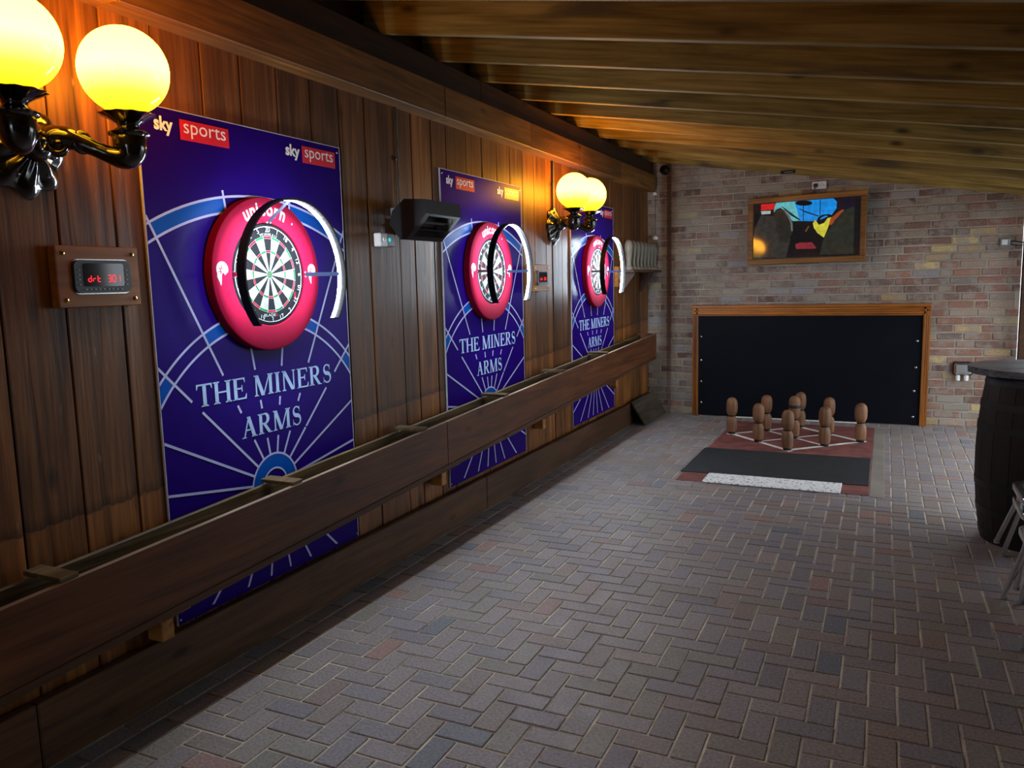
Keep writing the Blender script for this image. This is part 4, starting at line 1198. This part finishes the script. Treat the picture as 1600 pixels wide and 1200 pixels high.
def make_tv():
    root = empty('television', (0, 0, 0), 'television in a wooden frame high on the brick wall, tilted toward the room', 'television')
    W_, H_, t = 1.205, .727, .055
    def fr(name, x0, z0, x1, z1, along):
        mb = MB(); mb.box(x0, -.022, z0, x1, .062, z1, c=.005); obj(name, mb, M['tvframe'], root)
    fr('frame_rail', -W_/2, H_/2-.056, W_/2, H_/2, 0); fr('frame_rail', -W_/2, -H_/2, W_/2, -H_/2+.056, 0)
    fr('frame_stile', -W_/2, -H_/2+.057, -W_/2+t, H_/2-.057, 1); fr('frame_stile', W_/2-t, -H_/2+.057, W_/2, H_/2-.057, 1)
    mb = MB(); mb.box(-W_/2+.056, -.004, -H_/2+.058, W_/2-.056, .05, H_/2-.058); obj('black_bezel', mb, M['black'], root)
    sw, sh = 1.082, .602
    em = {}
    def em_mat(c, k=1.0):
        key = tuple(c)
        if key not in em:
            m, nt, N, L, out = newmat('screen_picture')
            b = N.new('ShaderNodeBsdfPrincipled'); b.inputs['Base Color'].default_value = (.005, .005, .005, 1); b.inputs['Roughness'].default_value = .06
            n = N.new('ShaderNodeTexNoise'); n.inputs['Scale'].default_value = 18; t_ = N.new('ShaderNodeTexCoord'); L.new(t_.outputs['Object'], n.inputs['Vector'])
            l = lin(c); rp = ramp(N, [(.3, tuple(x*.75 for x in l)), (.7, tuple(x*1.2 for x in l))]); L.new(n.outputs['Fac'], rp.inputs['Fac'])
            L.new(rp.outputs['Color'], b.inputs['Emission Color']); b.inputs['Emission Strength'].default_value = k
            L.new(b.outputs[0], out.inputs[0]); em[key] = m
        return em[key]
    pic = []
    def U(x, y):                                     # artwork grid 1015 x 550
        u = (x-232)/1015; top = 365-80*u; bot = 900-52*u
        v = (y-top)/(bot-top)
        return (-sw/2+min(max(u, 0), 1)*sw, sh/2-min(max(v, 0), 1)*sh)
    base = MB(); base.add([(-sw/2, -.0046, -sh/2), (sw/2, -.0046, -sh/2), (sw/2, -.0046, sh/2), (-sw/2, -.0046, sh/2)], [(0,1,2,3)])
    scr = obj('screen', base, em_mat((20,19,22)), root, label='lit screen showing the inside of a car')
    lay = [0]
    def sh_(name, pts, c):
        lay[0] += 1; mb = MB(); yy = -.0047-.00012*lay[0]
        p = [U(*q) for q in pts]
        mb.add([(a, yy, b) for a, b in p], [list(range(len(p)))])
        obj(name, mb, em_mat(c), scr)
    sh_('picture_patch', [(305,470),(240,600),(240,880),(560,880),(600,700),(470,480)], (50,47,44))
    sh_('picture_patch', [(455,345),(640,325),(690,520),(620,525),(570,470),(500,395),(430,440),(440,370)], (96,176,180))
    sh_('picture_patch', [(630,325),(1000,295),(1035,340),(1030,400),(990,460),(850,525),(690,522)], (22,132,214))
    sh_('picture_patch', [(500,380),(510,380),(700,515),(680,515),(600,470)], (12,30,40))
    sh_('picture_patch', [(716,330),(724,330),(724,520),(716,520)], (12,40,60)); sh_('picture_patch', [(874,318),(882,318),(882,500),(874,500)], (12,40,60))
    sh_('picture_patch', [(660,395),(740,425),(870,470),(860,480),(735,440)], (14,50,80))
    sh_('picture_patch', [(640+82*(1+math.cos(a)), 350+26*math.sin(a)) for a in [2*PI*i/16 for i in range(16)]], (12,12,18))
    sh_('picture_patch', [(303,365),(450,352),(432,412),(302,425)], (196,30,38)); sh_('picture_patch', [(302,430),(400,425),(398,455),(310,462)], (150,170,160))
    sh_('picture_patch', [(430,450),(450,415),(490,398),(530,415),(580,470),(612,540),(620,640),(560,740),(500,720),(450,560)], (40,38,34))
    sh_('picture_patch', [(520,410),(535,412),(590,470),(618,545),(622,620),(606,620),(600,550),(570,480)], (96,96,98))
    sh_('picture_patch', [(740,620),(770,570),(780,575),(750,630)], (110,70,40))
    sh_('picture_patch', [(850,525),(860,490),(900,462),(960,455),(1010,470),(985,480),(930,470),(890,490),(870,530)], (16,14,18))
    sh_('picture_patch', [(812,545),(835,510),(870,560),(920,540),(950,495),(985,485),(965,560),(945,620),(920,682),(860,640),(825,590)], (196,190,60))
    sh_('picture_patch', [(965,560),(975,500),(1040,440),(1110,395),(1060,490),(990,560)], (150,66,34))
    sh_('picture_patch', [(1035,315),(1090,292),(1200,285),(1200,400),(1110,410),(1050,420),(1030,380)], (28,20,34))
    sh_('picture_patch', [(1195,380),(1100,420),(1020,510),(960,610),(910,720),(885,850),(1195,835)], (38,42,36))
    sh_('picture_patch', [(648,750),(690,732),(810,728),(852,785),(820,790),(660,795)], (128,42,50))
    n = Vector((-.0825, -.995, .05)).normalized(); xd = Vector((-n.y, n.x, 0)).normalized(); zd = xd.cross(-n)
    ro = math.radians(.5); xd2 = xd*math.cos(ro)+zd*math.sin(ro); zd2 = zd*math.cos(ro)-xd*math.sin(ro)
    root.matrix_world = Matrix.Translation((1.770, 9.139, 2.0925)) @ Matrix((xd2, -n, zd2)).transposed().to_4x4()
    wbk = MB(); wbk.box(-.12, .0625, -.12, .12, .098, .12); obj('wall_mount', wbk, M['black'], root)
make_tv()
# sockets and switches
r = empty('double_socket', (1.89, D, 2.55), 'white double wall socket with a black plug above the television', 'socket')
mb = MB(); mb.box(1.82, D-.04, 2.515, 1.965, D-.004, 2.595, c=.004); obj('socket_plate', mb, M['white_plastic'], r)
mb = MB(); mb.lathe([(.024, 0), (.022, .03), (0, .032)], lambda a, b, h: (1.855+a, D-.04-h, 2.55+b), 16); mb.tube([(1.85, D-.055, 2.53), (1.84, D-.05, 2.49), (1.83, D-.03, 2.46)], .005, 8); obj('plug', mb, M['black'], r, smooth=40, label='black plug and lead')
for a, b in ((1.905, 2.545), (1.935, 2.545), (1.92, 2.563)):
    mb = MB(); mb.box(a, D-.0412, b, a+.006, D-.0402, b+.013); obj('socket_hole', mb, M['black'], r)
mb = MB(); mb.box(1.505, 9.165, 2.692, 1.655, 9.2, 2.726, c=.004)
r = empty('light_controller', (1.58, 9.18, 2.70), 'small black oblong unit hung under the last rafter above the television', 'fitting'); obj('unit_body', mb, M['matte_black'], r)
mb = MB(); mb.box(1.54, 9.1645, 2.703, 1.63, 9.1652, 2.710); obj('label_strip', mb, M['grey_plastic'], r); mb = MB(); mb.tube([(1.515, 9.18, 2.725), (1.50, 9.18, 2.745), (1.507, 9.18, 2.762)], .003, 6); obj('lead', mb, M['black'], r)
r = empty('security_camera', (.22, D, 2.86), 'round black camera on the brick wall in the top left corner', 'camera')
mb = MB(); mb.lathe([(.045, -.003), (.048, .01), (.03, .02), (.03, .05)], lambda a, b, h: (.22+a, D-h, 2.84+b), 20); obj('camera_base', mb, M['black'], r, smooth=40)
mb = MB(); mb.sphere((.22, D-.085, 2.845), .052, 24, 14); obj('camera_ball', mb, M['matte_black'], r, smooth=60)
mb = MB(); mb.lathe([(.02, .134), (.018, .139), (0, .14)], lambda a, b, h: (.225+a, D-h, 2.845+b), 16); obj('lens', mb, M['screen_glass'], r, smooth=40)
r = empty('light_switch', (3.63, D, 1.875), 'small white switch with a black cable near the right end of the brick wall', 'switch')
mb = MB(); mb.box(3.585, D-.036, 1.84, 3.672, D-.004, 1.915, c=.006); obj('switch_box', mb, M['grey_plastic'], r)
mb = MB(); mb.box(3.60, D-.042, 1.853, 3.65, D-.0365, 1.903, c=.003); obj('rocker', mb, M['white_plastic'], r)
mb = MB(); mb.tube([(3.672, D-.02, 1.88), (3.71, D-.02, 1.885), (3.78, D-.02, 1.87), (3.83, D-.1, 1.855)], .006, 8); obj('cable', mb, M['black'], r, smooth=40); mb = MB(); mb.tube([(3.672, D-.02, 1.86), (3.71, D-.02, 1.845), (3.76, D-.02, 1.842), (3.82, D-.03, 1.85)], .004, 8); obj('cable', mb, M['black'], r, smooth=40)
r = empty('outdoor_socket', (3.31, D, .58), 'grey weatherproof socket with two pale plugs low on the brick wall beside the barrel', 'socket')
mb = MB(); mb.box(3.235, D-.085, .55, 3.40, D-.002, .675, c=.02); obj('socket_cover', mb, M['alu'], r, label='silver grey cover')
mb = MB(); mb.box(3.225, D-.06, .543, 3.41, D-.003, .682, c=.015); obj('back_box', mb, M['black'], r)
for x in (3.275, 3.35):
    mb = MB(); mb.lathe([(.02, .0), (.022, .04), (.018, .055)], lambda a, b, h, x=x: (x+a, D-.045+b, .488+h), 12); obj('plug', mb, M['white_plastic'], r, smooth=40)

# ================================================================== SKITTLES
r = empty('skittle_bed', (1.8, 7.5, 0), 'worn red painted skittle bed with white diamond lines set in the paving', 'skittle bed')
mb = MB(); mb.box(1.10, 6.125, -.0064, 2.512, 8.93, .0035, c=.002); obj('red_board', mb, M['redpaint'], r)
def strip(p, q, w, z0, z1, mat, name, parent, **kw):
    p, q = Vector((*p, 0)), Vector((*q, 0)); d = (q-p).normalized(); n = Vector((-d.y, d.x, 0))*w/2
    mb = MB(); v = [(a+s_*n) for a in (p, q) for s_ in (-1, 1)]
    mb.add([(a.x, a.y, z) for z in (z0, z1) for a in v], [(4,6,7,5), (0,1,3,2), (0,4,5,1), (2,3,7,6), (0,2,6,4), (1,5,7,3)])
    return obj(name, mb, mat, parent, **kw)
cor = [(1.19, 8.165), (1.80, 7.525), (2.41, 8.14), (1.80, 8.745)]
for i in range(4):
    a, b = cor[i], cor[(i+1) % 4]
    ex = .09
    dx, dy = b[0]-a[0], b[1]-a[1]; l = math.hypot(dx, dy)
    strip((a[0]-dx/l*.03, a[1]-dy/l*.03), (b[0]+dx/l*.05, b[1]+dy/l*.05), .045, .0036, .0055+.0004*i, M['whitepaint'], 'white_line', r, label='worn white painted line')
mids = [((cor[i][0]+cor[(i+1) % 4][0])/2, (cor[i][1]+cor[(i+1) % 4][1])/2) for i in range(4)]
strip(mids[0], mids[2], .03, .0036, .0045, M['whitepaint'], 'white_line', r); strip(mids[1], mids[3], .03, .0036, .0048, M['whitepaint'], 'white_line', r)
mb = MB(); mb.box(1.075, 6.40, .0037, 2.505, 7.385, .010, c=.002)
obj('rubber_mat', mb, M['rubber'], at=(1.8, 6.9, .003), label='flat black rubber mat in front of the skittles', cat='mat')
mb = MB(); mb.box(1.312, 6.10, .0037, 2.32, 6.398, .013, c=.002)
obj('throwing_board', mb, M['speckle'], at=(1.8, 6.25, .003), label='white speckled strip on the floor in front of the black mat', cat='board')
mb = MB(); mb.box(2.515, 6.10, -.0064, 2.612, 8.93, .002, c=.002)
obj('trim_4', mb, joint('grey_cement', (112,106,98), (134,128,118)), kind='structure', at=(2.56, 7.5, 0))
SK = [((1.19, 8.165), 'at the left corner of the diamond'), ((1.497, 7.84), 'between the left and front corners of the diamond'), ((1.497, 8.43), 'between the left and back corners of the diamond'), ((1.80, 7.53), 'at the front corner of the diamond, nearest the mat'), ((1.80, 8.13), None), ((1.80, 8.74), 'at the back corner of the diamond, nearest the black board'), ((2.10, 7.825), 'between the front and right corners of the diamond'), ((2.10, 8.43), 'between the right and back corners of the diamond'), ((2.40, 8.12), 'at the right corner of the diamond')]
def make_skittle(king=False):
    z0 = .0062
    root = empty('skittle', (0, 0, z0), 'wooden skittle', 'skittle', 'wooden skittles standing in a diamond')
    mp = lambda a, b, h: (a, b, z0+h)
    k = .045 if king else 0
    mb = MB(); mb.lathe([(.038, .022), (.048, .026), (.052, .06), (.054, .11), (.050, .15), (.036, .175), (.033, .185), (.040, .198), (.053, .225), (.056, .26), (.056, .31+k), (.050, .343+k), (.036, .363+k), (.016, .373+k), (0, .375+k)], mp, 28)
    obj('skittle_body', mb, M['skittle'], root, smooth=60)
    mb = MB(); mb.lathe([(.036, 0), (.038, .004), (.038, .0225)], mp, 24); obj('skittle_foot', mb, M['peg'], root, smooth=40, label='black foot')
    mb = MB(); mb.lathe([(.0345, .178), (.0338, .185), (.038, .193)], lambda a, b, h: (a*1.02, b*1.02, z0+h), 24, caps=False); obj('waist_band', mb, M['peg'], root, smooth=40, label='dark worn waist')
    if king:
        mb = MB(); mb.lathe([(.0568, .30), (.0575, .304), (.0575, .326), (.0568, .33)], mp, 28); obj('head_band', mb, M['skband'], root, smooth=40, label='black band round the head')
    return root
sk = make_skittle(); first = True
for i, ((x, y), lab) in enumerate(SK):
    if lab is None:
        kg = make_skittle(True); kg.location = (x, y, .0062); kg['label'] = 'tallest wooden skittle, black band round its head, in the middle of the diamond'; continue
    o = sk if first else copy_tree(sk); first = False
    o.location = (x, y, .0062); o.rotation_euler = (0, 0, R.uniform(0, 6)); o['label'] = 'weathered wooden skittle '+lab

# ================================================================== BARREL TABLE, CHAIRS
def make_barrel():
    cx, cy_ = 3.44, 5.42
    root = empty('barrel_table', (cx, cy_, 0), 'dark wooden barrel table with a round grey top at the right edge', 'table')
    H = 1.0; nS = 20
    prof = [(.298+.047*math.sin(PI*t)**.8, t*H) for t in [i/12 for i in range(13)]]
    for s_ in range(nS):
        a0, a1 = 2*PI*s_/nS+.004, 2*PI*(s_+1)/nS-.004
        mb = MB(); v = []; rows = len(prof)
        for r, h in prof:
            for a in (a0, (a0+a1)/2, a1):
                for dr in (0, -.022): v.append((cx+(r+dr)*math.cos(a), cy_+(r+dr)*math.sin(a), .001+h))
        f = []
        for j in range(rows-1):
            b0, b1 = j*6, (j+1)*6
            for k in (0, 2): f += [(b0+k, b0+k+2, b1+k+2, b1+k), (b0+k+3, b0+k+1, b1+k+1, b1+k+3)]
            f += [(b0+1, b0, b1, b1+1), (b0+4, b0+5, b1+5, b1+4)]
        t = (rows-1)*6
        for b, fl in ((0, 1), (t, 0)):
            for k in (0, 2):
                q = (b+k, b+k+1, b+k+3, b+k+2); f.append(q if fl else q[::-1])
        mb.add(v, f); am = (a0+a1)/2
        obj('stave', mb, M['stave'], root, smooth=30, at=(cx+.3*math.cos(am), cy_+.3*math.sin(am), 0))
    for z in (.03, .17, .33, .67, .80, .94):
        def rr(h): return .298+.047*math.sin(PI*min(max(h, 0), 1))**.8
        mb = MB(); z1 = z+.042
        mb.lathe([(rr(z)+.0005, z), (rr(z)+.003, z), (rr(z1)+.003, z1), (rr(z1)+.0005, z1)], lambda a, b, h: (cx+a, cy_+b, .001+h), 48, caps=False); obj('hoop', mb, M['hoop'], root, smooth=30, label='black iron hoop')
    # planked round top
    rT = .405; n = 5; ed_ = [-rT+2*rT*i/n for i in range(n+1)]
    for a, b in zip(ed_[:-1], ed_[1:]):
        pts = []
        a_, b_ = a+.0015, b-.0015
        m = 10
        for i in range(m+1):
            q = a_+(b_-a_)*i/m; pts.append((math.sqrt(max(rT**2-q*q, 1e-6)), q))
        for i in range(m, -1, -1):
            q = a_+(b_-a_)*i/m; pts.append((-math.sqrt(max(rT**2-q*q, 1e-6)), q))
        mb = MB(); mb.prism([(cx+p, cy_+q) for p, q in pts], 1.004, 1.042, lambda u, v, w: (u, v, w)); obj('table_top_plank', mb, M['tabletop'], root, at=(cx, cy_+(a+b)/2, 1.02), label='top plank with sky reflection in its grey colour')
make_barrel()
def make_chair(x, y, zs, lab, foot, fz):
    """aluminium stacking chair; (x, y) is the far left corner of the seat rim, facing away from the wall"""
    w, d = .40, .42
    root = empty('aluminium_chair', (x+w/2, y-d/2, fz), lab, 'chair', 'aluminium chairs beside the barrel')
    def rr(r, inset):
        p = []
        for sx, sy, a in ((1, 1, 0), (0, 1, 90), (0, 0, 180), (1, 0, 270)):
            for i in range(7):
                t = math.radians(a+15*i); ccx = x+inset+r+(w-2*inset-2*r)*sx; ccy = y-d+inset+r+(d-2*inset-2*r)*sy
                p.append((ccx+r*math.cos(t), ccy+r*math.sin(t)))
        return p
    mb = MB(); o_, i_ = rr(.06, 0), rr(.04, .035); n = len(o_)
    v = [(a, b, zs-.030) for a, b in o_]+[(a, b, zs-.006) for a, b in o_]+[(a+(x+w/2-a)*.02, b+(y-d/2-b)*.02, zs) for a, b in o_]+[(a, b, zs-.004) for a, b in i_]+[(a, b, zs-.030) for a, b in i_]
    f = []
    for j in range(4):
        for k in range(n): l = (k+1) % n; f.append((j*n+k, j*n+l, (j+1)*n+l, (j+1)*n+k))
    for k in range(n): l = (k+1) % n; f.append((4*n+k, 4*n+l, l, k))
    mb.add(v, f); obj('seat_rim', mb, M['alu'], root, smooth=40)
    for k in range(6):
        q = x+.045+k*.053
        mb = MB(); mb.box(q, y-d+.03, zs-.014, q+.045, y-.03, zs-.006, c=.003); obj('seat_slat', mb, M['alu'], root)
    for sx in (0, 1):
        for sy in (0, 1):
            tx = x+.05+sx*(w-.10); ty = y-.05-sy*(d-.10)
            fx = foot[0] if sx == 0 else x+w+(x-foot[0])
            fy = foot[1] if sy == 0 else y-d+.06
            mb = MB(); mb.tube([(tx, ty, zs-.03), (fx, fy, fz+.012)], .0125, 12); lg = obj('leg', mb, M['alu'], root, smooth=40)
            mb = MB(); mb.lathe([(.014, 0), (.0145, .018)], lambda a, b, h: (fx+a, fy+b, fz+h), 12); obj('leg_cap', mb, M['grey_plastic'], lg)
    # back frame on the right-hand side
    xb = x+w-.01
    mb = MB(); mb.tube([(xb, y-.04, zs-.02), (xb+.06, y-.04, zs+.30), (xb+.075, y-.07, zs+.37), (xb+.08, y-d/2, zs+.39), (xb+.075, y-d+.07, zs+.37), (xb+.06, y-d+.04, zs+.30), (xb, y-d+.04, zs-.02)], .0125, 12); obj('back_frame', mb, M['alu'], root, smooth=40)
    for k in range(3):
        z = zs+.16+k*.065; xx = xb+.06*(z-zs)/.30
        mb = MB(); mb.box(xx-.003, y-d+.04, z, xx+.003, y-.04, z+.045, c=.002); obj('back_slat', mb, M['alu'], root)
make_chair(3.195, 4.69, .45, 'aluminium chair beside the barrel, under another chair in the stack', (3.217, 5.04), 0.0)
make_chair(3.182, 4.62, .54, 'aluminium chair on top of the stack beside the barrel', (3.18, 4.99), 0.09)
make_chair(3.150, 4.13, .45, 'aluminium chair nearest the camera at the right edge, standing alone', (3.145, 4.365), 0.0)
bpy.context.view_layer.update()
